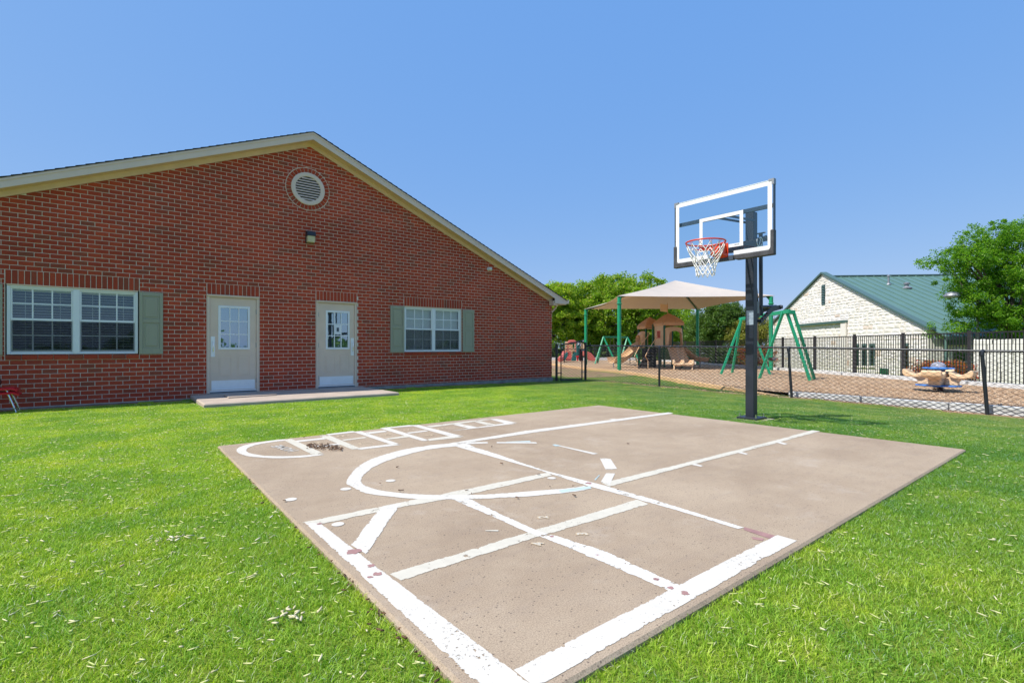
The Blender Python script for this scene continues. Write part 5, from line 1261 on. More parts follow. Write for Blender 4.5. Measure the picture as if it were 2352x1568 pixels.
ps = [on_x(*zr2(x, y), pcx - PW - .002) for x, y in ((260, 960), (575, 1550))]
MB().box((pcx - PW - .0035, ps[0].y - .005, ps[1].z), (pcx - PW - .0012, ps[1].y + .005, ps[0].z)).build('instruction_sticker', 'sticker', hp)

# ================================================================ SHADE SAIL
Tz = 3.66
cA, cB, cC, cD = at(1422.4, 25.5), at(1345.6, 34.2), at(1602, 34.2), at(1771, 25.4)
ss = thing('shade_sail', 'big beige fabric shade sail on four green posts over the play tower', 'shade sail', ((cA + cC) / 2))
apx = at(1551, 29.9, 5.05)
for p, gb in ((cA, -.1), (cB, -.13), (cC, -.2), (cD, -.2)):
    MB().tube([(p.x, p.y, gb - .1), (p.x, p.y, Tz - .04)], .10, 14).lathe([(.12, Tz - .42), (.14, Tz - .40), (.14, Tz - .38), (.12, Tz - .36)], (p.x, p.y, 0), 14).build('post', 'green', ss, smooth=True)
    q = Vector((p.x, p.y, Tz - .06)); MB().bar(q, apx + (q - apx) * .04 + Vector((0, 0, -.12)), .08, .08).build('rafter', 'green_dark', ss)
    d = (apx - q); d.z = 0; d.normalize()
    MB().prism([q + Vector((0, 0, -.28)), q + d * .02, q + d * .30 + Vector((0, 0, .08))], (d.cross(UP) * .02)).build('knee_plate', 'green', ss)
cs = [Vector((p.x, p.y, Tz)) for p in (cA, cD, cC, cB)]; mid = sum(cs, Vector()) / 4
out = [mid + (p - mid) * 1.03 for p in cs]
sails = []
for i in range(4):
    a, c = out[i], out[(i + 1) % 4]
    def fs(u, v, a=a, c=c):
        # v: 0 at the edge, 1 at the apex; the edge bows inwards, the surface sags
        e_ = a + (c - a) * u; e_ = e_ + (mid - e_) * (.10 * 4 * u * (1 - u)); e_.z = Tz
        p = e_ + (apx - e_) * v; p.z -= .16 * math.sin(math.pi * v) * (.35 + 4 * u * (1 - u) * .65) ; return p
    MB().grid(fs, 18, 14, (0, 0, -.006)).build('fabric_panel', 'sail', ss, smooth=True)

# ================================================================ PLAYGROUND TOWER
PA = R(8)
ea = RT * math.cos(PA) + FW * math.sin(PA); eb = -RT * math.sin(PA) + FW * math.cos(PA)
O1 = at(1526, 28.6)
tw = thing('play_structure', 'tan plastic play structure with two domed roofs, slides and green posts under the shade sail', 'play structure', (O1.x, O1.y, -.14))
def T1(a, b_, z): return O1 + ea * a + eb * b_ + Vector((0, 0, z))
def obx(bld_, a0, a1, b0, b1, z0, z1, F=T1):
    c = F((a0 + a1) / 2, (b0 + b1) / 2, (z0 + z1) / 2); return bld_.obox(c, ea * (a1 - a0) / 2, eb * (b1 - b0) / 2, (0, 0, (z1 - z0) / 2))
GZ = -.16; W1, W2 = 1.08, 1.25; DK = 1.02
for (a, b_) in ((0, 0), (W1, 0), (0, W2), (W1, W2)): obx(MB(), a - .045, a + .045, b_ - .045, b_ + .045, GZ, 2.38).build('post', 'green_dark', tw)
def dome(F, w1, w2, ze, zt, nm='roof'):
    o_ = .09
    def fn(s_):
        def g(u, v):
            # pagoda like square dome, bulging upwards
            k = 1 - v; bulge = math.sin(v * math.pi / 2)
            half1 = (w1 / 2 + o_) * (1 - v ** 1.35); half2 = (w2 / 2 + o_) * (1 - v ** 1.35)
            t_ = 2 * u - 1; z = ze + .16 + (zt - ze - .16) * v
            A = {0: (t_ * half1, -half2), 1: (half1, t_ * half2), 2: (-t_ * half1, half2), 3: (-half1, -t_ * half2)}[s_]
            return F(w1 / 2 + A[0], w2 / 2 + A[1], z)
        return g
    r_ = bpy.data.objects.new(nm, None)
    b = MB()
    for s_ in range(4): b.grid(fn(s_), 6, 9)
    ro = b.build('roof', 'tan_dark', tw, smooth=True)
    obx(MB(), -o_, w1 + o_, -o_, w2 + o_, ze, ze + .17, F).build('roof_rim', 'tan_dark', tw, bevel=.03)
    # moulded scallop shingles on the two faces seen
    nb_ = MB()
    for s_ in (0, 3):
        g = fn(s_)
        for rr in range(7):
            v = .06 + rr * .115; n = max(2, int(9 * (1 - v) + 1))
            for k in range(n):
                u = (k + .5 + (.25 if rr % 2 else -.25) * (n > 2)) / n
                if not .06 < u < .94: continue
                c = g(u, v); c2_ = g(u, v + .09); ux = (g(min(1, u + .5 / n), v) - g(max(0, u - .5 / n), v)) * .46; nrm = (ux.cross(c2_ - c)).normalized()
                if nrm.z < 0: nrm = -nrm
                up_ = (c2_ - c)
                pts = [c - ux + up_ * .9, c - ux + up_ * .35, c - ux * .5, c, c + ux * .5, c + ux + up_ * .35, c + ux + up_ * .9]
                nb_.prism([p + nrm * .002 for p in pts], nrm * .014)
    nb_.build('roof_scallops', 'tan_dark', tw, kind='stuff')
dome(T1, W1, W2, 2.30, 3.05)
obx(MB(), 0, W1, 0, W2, DK - .08, DK).build('deck', 'green_dark', tw)
# left face : siding boards with a mullioned window
for k in range(12):
    z0 = DK + k * .11; sk_ = 5 <= k <= 8
    if not sk_: obx(MB(), -.06, -.025, .05, W2 - .05, z0, z0 + .104).build('siding_board', 'tan', tw)
    else:
        obx(MB(), -.06, -.025, .05, .42, z0, z0 + .104).build('siding_board', 'tan', tw); obx(MB(), -.06, -.025, .86, W2 - .05, z0, z0 + .104).build('siding_board', 'tan', tw)
b = MB()
for (b0, b1, z0, z1) in ((.42, .46, DK + .55, DK + .99), (.82, .86, DK + .55, DK + .99), (.46, .82, DK + .55, DK + .59), (.46, .82, DK + .95, DK + .99), (.57, .59, DK + .59, DK + .95), (.69, .71, DK + .59, DK + .95), (.46, .82, DK + .70, DK + .72), (.46, .82, DK + .82, DK + .84)): obx(b, -.07, -.02, b0, b1, z0, z1)
b.build('window_grille', 'pink', tw)
# front face : big rounded hood over the double slide
def hood(F, a0, a1, b_, z0, z1, mat, nm='slide_hood', dep=.30, vertical='b'):
    n = 14; outer_ = []; inn = []
    am = (a0 + a1) / 2; hw = (a1 - a0) / 2
    for k in range(n + 1):
        t_ = k / n; ang = math.pi * t_
        ox = am - hw * math.cos(ang); oz = z1 - .16 + .16 * math.sin(ang) ** .7 if 0 < t_ < 1 else z1 - .16
        ix = am - hw * .74 * math.cos(ang) * (1 if abs(math.cos(ang)) < .9 else 1); iz_ = z1 - .62 + .40 * max(0, math.sin(ang)) ** .45
        outer_.append((ox, oz)); inn.append((ix, iz_))
    outer_ = [(a0, z0)] + outer_ + [(a1, z0)]; inn = [(a0 + .06, z0)] + inn + [(a1 - .06, z0)]
    b = MB()
    for i in range(len(outer_) - 1):
        (x0, h0), (x1, h1), (x2, h2), (x3, h3) = outer_[i], outer_[i + 1], inn[i + 1], inn[i]
        f0_ = dep * .45; P = [F(x0, b_, h0), F(x1, b_, h1), F(x2, b_ - dep * .8, h2 - .02), F(x3, b_ - dep * .8, h3 - .02)]
        Q = [F(x0, b_ + .03, h0), F(x1, b_ + .03, h1), F(x2, b_ + .03, h2), F(x3, b_ + .03, h3)]
        b.add(P + Q, [(0, 1, 2, 3), (7, 6, 5, 4), (3, 2, 6, 7), (0, 4, 5, 1)])
    return b.build(nm, mat, tw, smooth=True)
hood(T1, .02, W1 - .02, -.05, DK, 2.22, 'tan')
obx(MB(), .62, W1 - .05, W2 - .05, W2, DK, 2.25).build('back_panel', 'tan_dark', tw)
b = MB();  obx(b, .05, .20, W2 - .05, W2, DK, 2.1); obx(b, .48, .60, W2 - .05, W2, DK, 2.1); obx(b, .20, .48, W2 - .05, W2, 1.85, 2.1); b.build('back_panel', 'tan', tw, bevel=.02)
# double slide coming towards the lawn and to the right
def slide(P0, P1, side, wdt, mat, lanes=1, nm='slide', lip=.18, run=.75):
    P0, P1 = Vector(P0), Vector(P1); d = P1 - P0; d.z = 0; L = d.length; d.normalize(); sd_ = Vector(side).normalized()
    def cl_(t_):
        z = P0.z + (P1.z - P0.z) * (sm(t_ / run * .98) if t_ < run else 1) ; return P0 + d * (L * t_) + Vector((0, 0, z - P0.z))
    nx = 16 * lanes
    def fn(u, v):
        c = cl_(u); x = (v - .5) * wdt; lane = (v * lanes) % 1 if v < 1 else 1.0
        pr_ = abs(2 * lane - 1) ** 3.2; return c + sd_ * x + Vector((0, 0, pr_ * lip))
    o_ = MB().grid(fn, 26, nx, (0, 0, -.035)).build(nm, mat, tw, smooth=True)
    return cl_
s0 = T1(W1 / 2, -.05, DK + .02); s1_ = at(1570, 25.9, .19)
slide(s0, s1_, ea, .98, 'tan', 2)
for px_ in (1548.5, 1590): MB().tube([at(px_, 26.0, -.15), at(px_, 26.1, .12)], .035, 8).build('slide_leg', 'tan_light', tw)
b = MB()
for i, px_ in enumerate((1548, 1570, 1592)): c = at(px_, 25.75, .24); b.lathe([(.0, .16), (.05, .14), (.075, .05), (.08, -.06), (.05, -.1), (0, -.1)], c, 12)
for u in (0, 1): a_, c_ = at((1548, 1570)[u], 25.72, .17), at((1570, 1592)[u], 25.72, .17); b.tube([a_ + (c_ - a_) * (k / 6) + Vector((0, 0, -.03 * math.sin(math.pi * k / 6))) for k in range(7)], .07, 8)
b.build('slide_lip', 'tan_light', tw, smooth=True)
# slide leaving on the far right side
s0 = T1(W1 + .05, W2 * .6, .95); s1_ = at(1624, 29.6, .22); dd = (s1_ - s0); dd.z = 0
slide(s0, s1_, dd.cross(UP), .62, 'tan_dark', 1, lip=.22)
MB().bar(at(1608, 29.5, -.15), at(1608, 29.5, .2), .08, .08).build('slide_leg', 'grey_metal', tw)
# second tower
O2 = at(1484, 30.6)
def T2(a, b_, z): return O2 + ea * a + eb * b_ + Vector((0, 0, z))
V1, V2 = .95, 1.15
for (a, b_) in ((0, 0), (V1, 0), (0, V2), (V1, V2)): obx(MB(), a - .045, a + .045, b_ - .045, b_ + .045, GZ, 2.30, T2).build('post', 'green_dark', tw)
dome(lambda a, b_, z: T2(a, b_, z), V1, V2, 2.19, 2.94)
obx(MB(), 0, V1, 0, V2, DK - .08, DK, T2).build('deck', 'green_dark', tw)
obx(MB(), .55, V1 + .2, -.05, -.01, DK, 1.85, T2).build('guard_panel', 'tan', tw, bevel=.03)
obx(MB(), .20, .62, V2 - .03, V2 + .02, DK, 2.0, T2).build('guard_panel', 'tan', tw, bevel=.03)
# left face hood and left slide
def T2L(a, b_, z): return T2(b_, a, z)      # swap: hood on the left face
hood(lambda a, b_, z: T2(b_ + .05 - .05, a, z), .05, V2 - .05, -.02, DK, 2.05, 'tan', dep=.34)
s0 = T2(-.05, V2 * .45, DK + .02); s1_ = at(1404, 28.9, .13); dd = s1_ - s0; dd.z = 0
slide(s0, s1_, dd.cross(UP), .62, 'tan_light', 1, lip=.34)
for px_ in (1409, 1419): MB().tube([at(px_, 28.7 + .02 * (px_ - 1409), -.15), at(px_, 28.7 + .02 * (px_ - 1409), .15)], .03, 8).build('slide_leg', 'grey_metal', tw)
# steps and tan handrails between the towers
pm = at(1500, 29.9)
MB().tube([(pm.x, pm.y, GZ), (pm.x, pm.y, 2.43)], .05, 8).build('post', 'green_dark', tw)
top_, bot_ = at(1503, 29.6, DK - .02), at(1476, 27.6, -.08)
for k in range(6):
    t_ = k / 5; c = bot_ + (top_ - bot_) * t_; dn_ = (top_ - bot_); dn_.z = 0; dn_.normalize(); sd_ = dn_.cross(UP)
    MB().obox(c, dn_ * .16, sd_ * .24, (0, 0, .03)).build('step', 'seat_rubber', tw)
for s_ in (-1, 1):
    q = [bot_ + sd_ * .25 * s_ + Vector((0, 0, -.1)), top_ + sd_ * .25 * s_ + Vector((0, 0, -.06))]; MB().bar(q[0], q[1], .03, .22).build('stair_stringer', 'seat_rubber', tw)
for s_, zz in ((-1, 0), (1, 0)):
    a_ = bot_ + sd_ * .30 * s_ ; c_ = top_ + sd_ * .30 * s_
    MB().tube([a_ + Vector((0, 0, -.05)), a_ + Vector((0, 0, .38)), a_ + (c_ - a_) * (-.22) + Vector((0, 0, .86)), a_ + (c_ - a_) * .1 + Vector((0, 0, .98)), a_ + (c_ - a_) * .85 + Vector((0, 0, .86)), c_ + Vector((0, 0, .80)), c_ + Vector((0, 0, .95))], .022, 8).build('handrail', 'tan', tw, smooth=True)
obx(MB(), -.95, -.1, .9, .93, GZ, DK - .05).build('under_panel', 'seat_rubber', tw)
fl = at(1533.5, 28.9); MB().tube([(fl.x, fl.y, 3.0), (fl.x, fl.y, 3.62)], .018, 6).build('flag_pole', 'tan_dark', tw)
MB().grid(lambda u, v: Vector((fl.x, fl.y, 3.10 + .43 * v + .05 * (u - .5))) - ea * (.46 * u) + eb * (.015 * math.sin(u * 5)), 6, 3, eb * .012).build('flag', 'tan', tw, smooth=True)

# ================================================================ SWINGS
sw_ = thing('swing_set', 'large bright green steel swing set with belt swings in front of the iron fence', 'swing set', at(1760, 20.3, -.14))
tn1, tn2, tf = at(1800, 18.4, 2.34), at(1822, 18.45, 2.34), at(1705, 22.3, 2.32)
bd = (tf - tn1).normalized()
legs = [(tn1 + Vector((0, 0, .06)), at(1743.9, 19.0, -.16)), (tn1 - bd * .18 + RT * .02 + Vector((0, 0, .03)), at(1860.7, 17.8, -.16)), (tn2 + Vector((0, 0, .04)), at(1871, 18.5, -.16)),
        (tf + Vector((0, 0, .05)), at(1655.6, 22.0, -.16)), (tf + bd * .12 + Vector((0, 0, .02)), at(1681.4, 23.0, -.16)), (tf - bd * .05 + RT * .2, at(1769, 21.7, -.16))]
for a, c in legs: MB().bar(a, c, .09, .09, up=tuple(bd)).build('leg', 'green', sw_, bevel=.008)
MB().bar(tn1 - bd * .45, tf + bd * .3, .09, .14).build('top_beam', 'green', sw_, bevel=.008)
MB().bar(tn1, tn2 + RT * .05, .09, .15).build('end_bracket', 'green', sw_, bevel=.008); MB().bar(tf, tf + RT * .35, .09, .14).build('end_bracket', 'green', sw_, bevel=.008)
def swing_seat(c0, par, z_top, half, rot, chain='rust_chain', zs=.42):
    u = rot.normalized()
    for s_ in (-1, 1):
        p0 = c0 + u * half * s_; p0.z = z_top; p1 = c0 + u * half * .85 * s_; p1.z = zs + .12; b = MB(); n = int((p0.z - p1.z) / .05)
        for k in range(n):
            p = p0 + (p1 - p0) * (k / n); q = p0 + (p1 - p0) * ((k + 1.2) / n); dd_ = Vector((.009, 0, 0)) if k % 2 else Vector((0, .009, 0))
            b.tube([p + dd_, q + dd_], .0035, 4, cap=False); b.tube([p - dd_, q - dd_], .0035, 4, cap=False)
        b.build('chain', chain, par)
    v = u.cross(UP)
    MB().grid(lambda a, b_: Vector((c0.x, c0.y, 0)) + u * (half * (2 * a - 1) * .85) + v * (.07 * (2 * b_ - 1)) + Vector((0, 0, zs + .13 * abs(2 * a - 1) ** 2.4)), 12, 2, (0, 0, -.014)).build('belt_seat', 'seat_rubber', par, smooth=True)
swing_seat(at(1774, 19.6), sw_, 2.28, .29, bd + RT * .9, zs=.52); swing_seat(at(1741, 21.0), sw_, 2.28, .29, bd + RT * .5, zs=.5)
s2 = thing('swing_set', 'small green toddler swing set with bucket seats behind the left slide', 'swing set', at(1417, 37, -.14))
n1, n2, zz = at(1386, 36.6), at(1441, 37.4), 1.80
for tp, spr in ((n1, 1), (n2, 1)):
    for s_, f_ in ((-1, -.9), (1, -.9), (-.35, .9), (1.3, .9)):
        MB().bar(Vector((tp.x, tp.y, zz)), Vector((tp.x, tp.y, -.15)) + RT * (.85 * s_) * .9 + FW * f_, .08, .08).build('leg', 'green', s2)
MB().bar(Vector((n1.x, n1.y, zz)), Vector((n2.x, n2.y, zz)), .09, .13).build('top_beam', 'green', s2)
for u in (.36, .68):
    c = n1 + (n2 - n1) * u; c.z = 0
    b = MB()
    for s_ in (-1, 1): p = c + RT * .13 * s_; b.tube([(p.x, p.y, zz), (p.x, p.y, .68)], .01, 4)
    b.build('chain', 'rust_chain', s2)
    MB().lathe([(.05, .38), (.14, .42), (.16, .60), (.15, .68), (.13, .66), (.13, .45)], (c.x, c.y, 0), 12).build('bucket_seat', 'seat_rubber', s2, smooth=True)

# ================================================================ RED PLAY SET (far left)
rp = thing('play_set', 'faded red and cream toddler play set with slides seen through the gate', 'play set', at(1325, 40, -.13))
def A40(px_, py_, D=40): p = at(px_, D); p.z = CH - (py_ - HY) * D / FPX; return p
zr = Z(2200, 1340, 11.76)
def A(x, y, D=40.0): return A40(*zr(x, y), D)
G3 = A(700, 1215).z
dpt = FW * .9
for x0, x1, D in ((700, 850, 40.6), (1150, 1210, 40.6)): MB().prism([A(x0, 300, D), A(x1, 300, D), A(x1, 760, D), A(x0, 760, D)], FW * .05).build('wall_panel', 'tan_light', rp)
arcp = [A(850, 290)] + [A(1045 - 175 * math.cos(math.pi * k / 10), 290 - 75 * math.sin(math.pi * k / 10)) for k in range(11)] + [A(1240, 290), A(1240, 400)] + [A(1040 + 130 * math.cos(math.pi * k / 8), 400 - 70 * math.sin(math.pi * k / 8)) for k in range(9)] + [A(850, 400)]
MB().prism(arcp, FW * .25).build('arch', 'pink', rp, bevel=.02)
for x in (850, 1215): MB().prism([A(x - 18, 400), A(x + 18, 400), A(x + 18, 800), A(x - 18, 800)], FW * .12).build('column', 'pink', rp)
for x, y0, y1 in ((690, 290, 370), (685, 490, 580), (675, 690, 780), (1210, 590, 650)): MB().prism([A(x - 20, y0, 40.4), A(x + 20, y0, 40.4), A(x + 20, y1, 40.4), A(x - 20, y1, 40.4)], FW * .12).build('post_collar', 'teal', rp)
MB().prism([A(870, 440, 40.5), A(1060, 440, 40.5), A(1060, 1000, 40.5), A(980, 1000, 40.5), A(980, 780, 40.5), A(870, 780, 40.5)], FW * .06).build('wall_panel', 'tan', rp)
MB().prism([A(720, 600, 41.5), A(1200, 600, 41.5), A(1200, 780, 41.5), A(720, 780, 41.5)], FW * .06).build('wall_panel', 'tan_light', rp)
MB().prism([A(640, 790), A(870, 790), A(870, 990), A(700, 1210), A(640, 1210)], FW * .8).build('base_block', 'pink', rp, bevel=.02)
for k in range(3): MB().prism([A(760 + 20 * 0, 1000 + k * 75, 39.8 - .25 * k), A(1050, 1000 + k * 75, 39.8 - .25 * k), A(1050, 1212, 39.8 - .25 * k), A(760, 1212, 39.8 - .25 * k)], FW * .24).build('step', 'pink', rp, bevel=.02)
MB().prism([A(890, 780), A(1000, 780), A(1000, 1010), A(890, 1010)], FW * .4).build('riser', 'pink', rp)
for pts in ([(625, 1212), (650, 1050), (700, 900), (770, 815), (830, 800), (850, 860), (840, 980), (760, 1100), (680, 1200)], [(1000, 1212), (1030, 1050), (1070, 920), (1140, 820), (1215, 800), (1240, 900), (1235, 1212)]): MB().prism([A(x, y, 39.2) for x, y in pts], FW * .15).build('side_fin', 'teal', rp, bevel=.02)
MB().tube([A(660, 830, 40.2), A(620, 980, 39.8), A(540, 1100, 39.4), A(460, 1150, 39.1)], .22, 10, taper=[.8, .9, 1.1, .9]).build('small_slide', 'pink', rp, smooth=True)
MB().prism([A(1250, 410, 40.8), A(1400, 410, 40.8), A(1400, 1200, 40.8), A(1250, 900, 40.8)], FW * .3).build('climber', 'teal', rp, bevel=.03)
MB().prism([A(1250, 310, 40.6), A(1300, 315, 40.6), A(1400, 400, 40.6), A(1300, 480, 40.6), A(1340, 410, 40.6)], FW * .2).build('canopy', 'paper', rp, bevel=.02)
MB().prism([A(1480, 360, 41.5), A(1560, 390, 41.5), A(1610, 460, 41.5), A(1610, 640, 41.5), A(1480, 640, 41.5)], FW * .3).build('wall_panel', 'tan_light', rp)
MB().prism([A(1230, 970, 38.8), A(1370, 970, 38.8), A(1350, 1060, 38.8), A(1250, 1060, 38.8)], FW * .3).prism([A(1260, 1060, 38.9), A(1340, 1060, 38.9), A(1330, 1212, 38.9), A(1275, 1212, 38.9)], FW * .15).build('toddler_seat', 'red', rp, bevel=.02)
MB().prism([A(1400, 640, 41), A(1560, 640, 41), A(1560, 1212, 41), A(1400, 1212, 41)], FW * .3).build('base_block', 'maroon', rp)
sp = [(1560, 720), (1680, 740), (1800, 780), (1930, 850), (2040, 960), (2140, 1100), (2200, 1200), (2180, 1215), (2080, 1215), (1960, 1205), (1850, 1190), (1760, 1080), (1680, 1000), (1560, 960)]
MB().prism([A(x, y, 40) for x, y in sp], FW * .7).build('big_slide', 'pink', rp, bevel=.04)

# ================================================================ SPRING RIDER
sc_ = at(2155, 13.3, -.13)
sr = thing('spring_rider', 'four seat tan and blue spring rider on a dark red coil in the mulch', 'spring rider', sc_)
cc = Vector((sc_.x, sc_.y, 0))
MB().tube([cc + Vector((.10 * math.cos(t_ * .5), .10 * math.sin(t_ * .5), -.13 + t_ * .0041)) for t_ in range(0, 38)], .018, 8).build('coil_spring', 'maroon', sr, smooth=True)
MB().lathe([(0, .015), (.47, .015), (.49, .03), (.47, .045), (0, .045)], cc, 28).build('base_disc', 'blue', sr, smooth=True)
for k in range(4):
    a = R(38 + 90 * k); d = RT * math.cos(a) + FW * math.sin(a); s_ = d.cross(UP)
    # pod: thick walled bucket on a curved pedestal
    bk = [(.27, .27), (.36, .235), (.52, .235), (.66, .25), (.72, .30), (.74, .41), (.72, .45), (.67, .45), (.60, .385), (.52, .335), (.44, .325), (.36, .36), (.28, .405), (.23, .40)]
    MB().prism([cc + d * a_ - s_ * .21 + Vector((0, 0, z_)) for a_, z_ in bk], s_ * .42).build('seat_shell', 'tan_light', sr, bevel=.045)
    pk = [(.16, .046), (.43, .046), (.41, .10), (.42, .16), (.48, .21), (.58, .245), (.30, .29), (.16, .26)]
    MB().prism([cc + d * a_ - s_ * .13 + Vector((0, 0, z_)) for a_, z_ in pk], s_ * .26).build('seat_pedestal', 'tan_light', sr, bevel=.035)
    MB().obox(cc + d * .30 + Vector((0, 0, .18)), d * .05, s_ * .03, (0, 0, .13)).build('pod_brace', 'blue', sr)
MB().lathe([(.16, .05), (.2, .2), (.24, .36), (.14, .40), (0, .41)], cc, 20).build('hub', 'tan_light', sr, smooth=True)
MB().lathe([(.13, .41), (.16, .45), (.34, .475), (.35, .49), (.33, .505), (0, .51)], cc, 8).build('table_top', 'blue', sr)
MB().lathe([(.16, .511), (.158, .56), (.13, .61), (.08, .645), (0, .66)], cc, 24).build('dome', 'dome', sr, smooth=True)

# ================================================================ STONE BUILDING
D1 = 24.0; NC = rd(.8348 * D1, D1); gd = (RT * .0839 + FW).normalized(); GLn = 18.2; bd2 = (RT - FW * .0839).normalized()
sb = thing('stone_building', 'white limestone building with a green standing seam metal roof beyond the iron fence', 'building', (NC.x, NC.y, -1.2))
zN, zF, zA = 1.92, 2.46, 5.98; sA = .388 * D1 * 1.0035
def SB(s_, z, o_=0.0): p = NC + gd * s_ - bd2 * o_; p.z = z; return p
def gtop(s_): return zN + (zA - zN) * s_ / sA if s_ < sA else zA + (zF - zA) * (s_ - sA) / (GLn - sA)
ZG = -1.2
MB().prism([SB(0, ZG, .0), SB(0, zN, 0), SB(sA, zA, 0), SB(GLn, zF, 0), SB(GLn, ZG, 0)], bd2 * .3).build('wall', 'stone_joint', sb)
# stones: rows of uneven height, clipped to the gable
louv = (sA - 0.55, sA + .25, 3.95, 5.15)
def s_at(px_): # position along gable where the view ray through px_ hits it
    r = FW + RT * ((px_ - CX) / FPX); # solve r*t = NC + gd*s
    A2 = Matrix(((r.x, -gd.x), (r.y, -gd.y))); return (A2.inverted() @ Vector((NC.x, NC.y)))[1]
def z_at(px_, py_): 
    s_ = s_at(px_); p = NC + gd * s_; D = p.dot(FW); return CH + (HY - py_) * D / FPX
zs8 = Z(3100, 850, 1.8444)
lv = [zs8(343, 535), zs8(372, 676)]
louv = (s_at(lv[1][0]), s_at(lv[0][0]), z_at(*lv[1]), z_at(*lv[0]))
narrow = []
for x0, x1, y0, y1 in ((590, 618, 985, 1130), (650, 675, 985, 1130), (708, 733, 985, 1130), (958, 985, 985, 1150)):
    a, c = zs8(x1, y1), zs8(x0, y0); narrow.append((s_at(a[0]), s_at(c[0]), z_at(*a), z_at(*c)))
holes2 = [louv] + narrow
stones = []; z = ZG + .3; rs = random.Random(11)
while z < zA:
    h = rs.choice((.16, .2, .24, .28, .32)); s_ = -.0; 
    while s_ < GLn:
        L = rs.uniform(.25, .75) if h < .26 else rs.uniform(.3, .6); s1q = min(s_ + L, GLn)
        sub = [(z, z + h)] if h < .26 or rs.random() < .5 else [(z, z + h * .5), (z + h * .5, z + h)]
        for (za, zb_) in sub:
            poly = [(s_ + .006, za + .006), (s1q - .006, za + .006), (s1q - .006, zb_ - .006), (s_ + .006, zb_ - .006)]
            poly = clip(poly, -(zA - zN) / sA, 1, zN - .03); poly = clip(poly, -(zF - zA) / (GLn - sA), 1, zA - (zF - zA) / (GLn - sA) * sA - .03) if poly else poly
            if len(poly) < 3: continue
            bad = False
            for (h0, h1, hz0, hz1) in holes2:
                if s1q > h0 and s_ < h1 and zb_ > hz0 and za < hz1:
                    if s_ >= h0 - .15 and s1q <= h1 + .15: bad = True
                    elif s_ < h0 - .1: poly = clip(poly, 1, 0, h0 - .01)
                    elif s1q > h1 + .1: poly = clip(poly, -1, 0, -(h1 + .01))
                    else: bad = True
                if len(poly) < 3: bad = True
                if bad: break
            if not bad: stones.append(poly)
        s_ = s1q
    z += h
def stone_geo(b, poly, rs_):
    n = len(poly); cx_ = sum(p[0] for p in poly) / n; cz_ = sum(p[1] for p in poly) / n; pr_ = rs_.uniform(.012, .026)
    jit = [(p[0] + rs_.uniform(-.008, .008), p[1] + rs_.uniform(-.008, .008)) for p in poly]
    front = [SB(p[0] + (cx_ - p[0]) * .06, p[1] + (cz_ - p[1]) * .10, pr_ + rs_.uniform(-.010, .010)) for p in jit]; back = [SB(p[0], p[1], .0) for p in jit]; c = SB(cx_, cz_, pr_ + .02)
    b.add([c] + front + back, [(0, i + 1, (i + 1) % n + 1) for i in range(n)] + [(i + 1, n + 1 + i, n + 1 + (i + 1) % n, (i + 1) % n + 1) for i in range(n)])
stones.sort(key=lambda p: (0 if max(q[1] for q in p) > 1.3 else 1, sum(q[0] for q in p) / len(p)))
rest = MB()
for i, poly in enumerate(stones):
    if i < 300: b = MB(); stone_geo(b, poly, rs); b.build('stone', 'stone', sb)
    else: stone_geo(rest, poly, rs)
rest.build('stone_field', 'stones', sb, kind='stuff')
def pane_set(a, c, z0, z1, nm):
    MB().prism([SB(a, z0, -.12), SB(c, z0, -.12), SB(c, z1, -.12), SB(a, z1, -.12)], bd2 * .02).build(nm, 'teal_glass', sb)
    MB().prism([SB(a - .03, z1, .05), SB(c + .03, z1, .05), SB(c + .03, z1 + .12, .05), SB(a - .03, z1 + .12, .05)], bd2 * .06).build('window_head', 'roof_trim', sb)
    MB().prism([SB(a - .06, z0 - .1, .09), SB(c + .06, z0 - .1, .09), SB(c + .06, z0, .09), SB(a - .06, z0, .09)], bd2 * .12).build('window_sill', 'stone_joint', sb)
    MB().prism([SB(a, z0, .0), SB(c, z0, .0), SB(c, z1, .0), SB(a, z1, .0)], -bd2 * .004).build('window_frame', 'roof_trim', sb)
for (a, c, z0, z1) in narrow:
    MB().prism([SB(a, z0, .006), SB(c, z0, .006), SB(c, z1, .006), SB(a, z1, .006)], bd2 * .002).build('pane', 'teal_glass', sb)
    for (q0, q1, r0, r1) in ((a - .07, a, z0, z1), (c, c + .07, z0, z1), (a - .07, c + .07, z1, z1 + .14)): MB().prism([SB(q0, r0, .05), SB(q1, r0, .05), SB(q1, r1, .05), SB(q0, r1, .05)], bd2 * .06).build('window_frame', 'roof_trim', sb)
    MB().prism([SB(a - .12, z0 - .1, .09), SB(c + .12, z0 - .1, .09), SB(c + .12, z0, .09), SB(a - .12, z0, .09)], bd2 * .12).build('window_sill', 'stone_joint', sb)
a, c, z0, z1 = louv
for k in range(12):
    zz = z0 + (z1 - z0) * (k + .5) / 12; MB().prism([SB(a + .03, zz - .045, .05), SB(a + .03, zz - .055, .045), SB(a + .03, zz + .05, -.02), SB(a + .03, zz + .06, -.015)], gd * (c - a - .06)).build('louver', 'roof_trim', sb)
MB().prism([SB(a, z0, .004), SB(c, z0, .004), SB(c, z1, .004), SB(a, z1, .004)], bd2 * .002).build('louver_back', 'dark_room', sb)
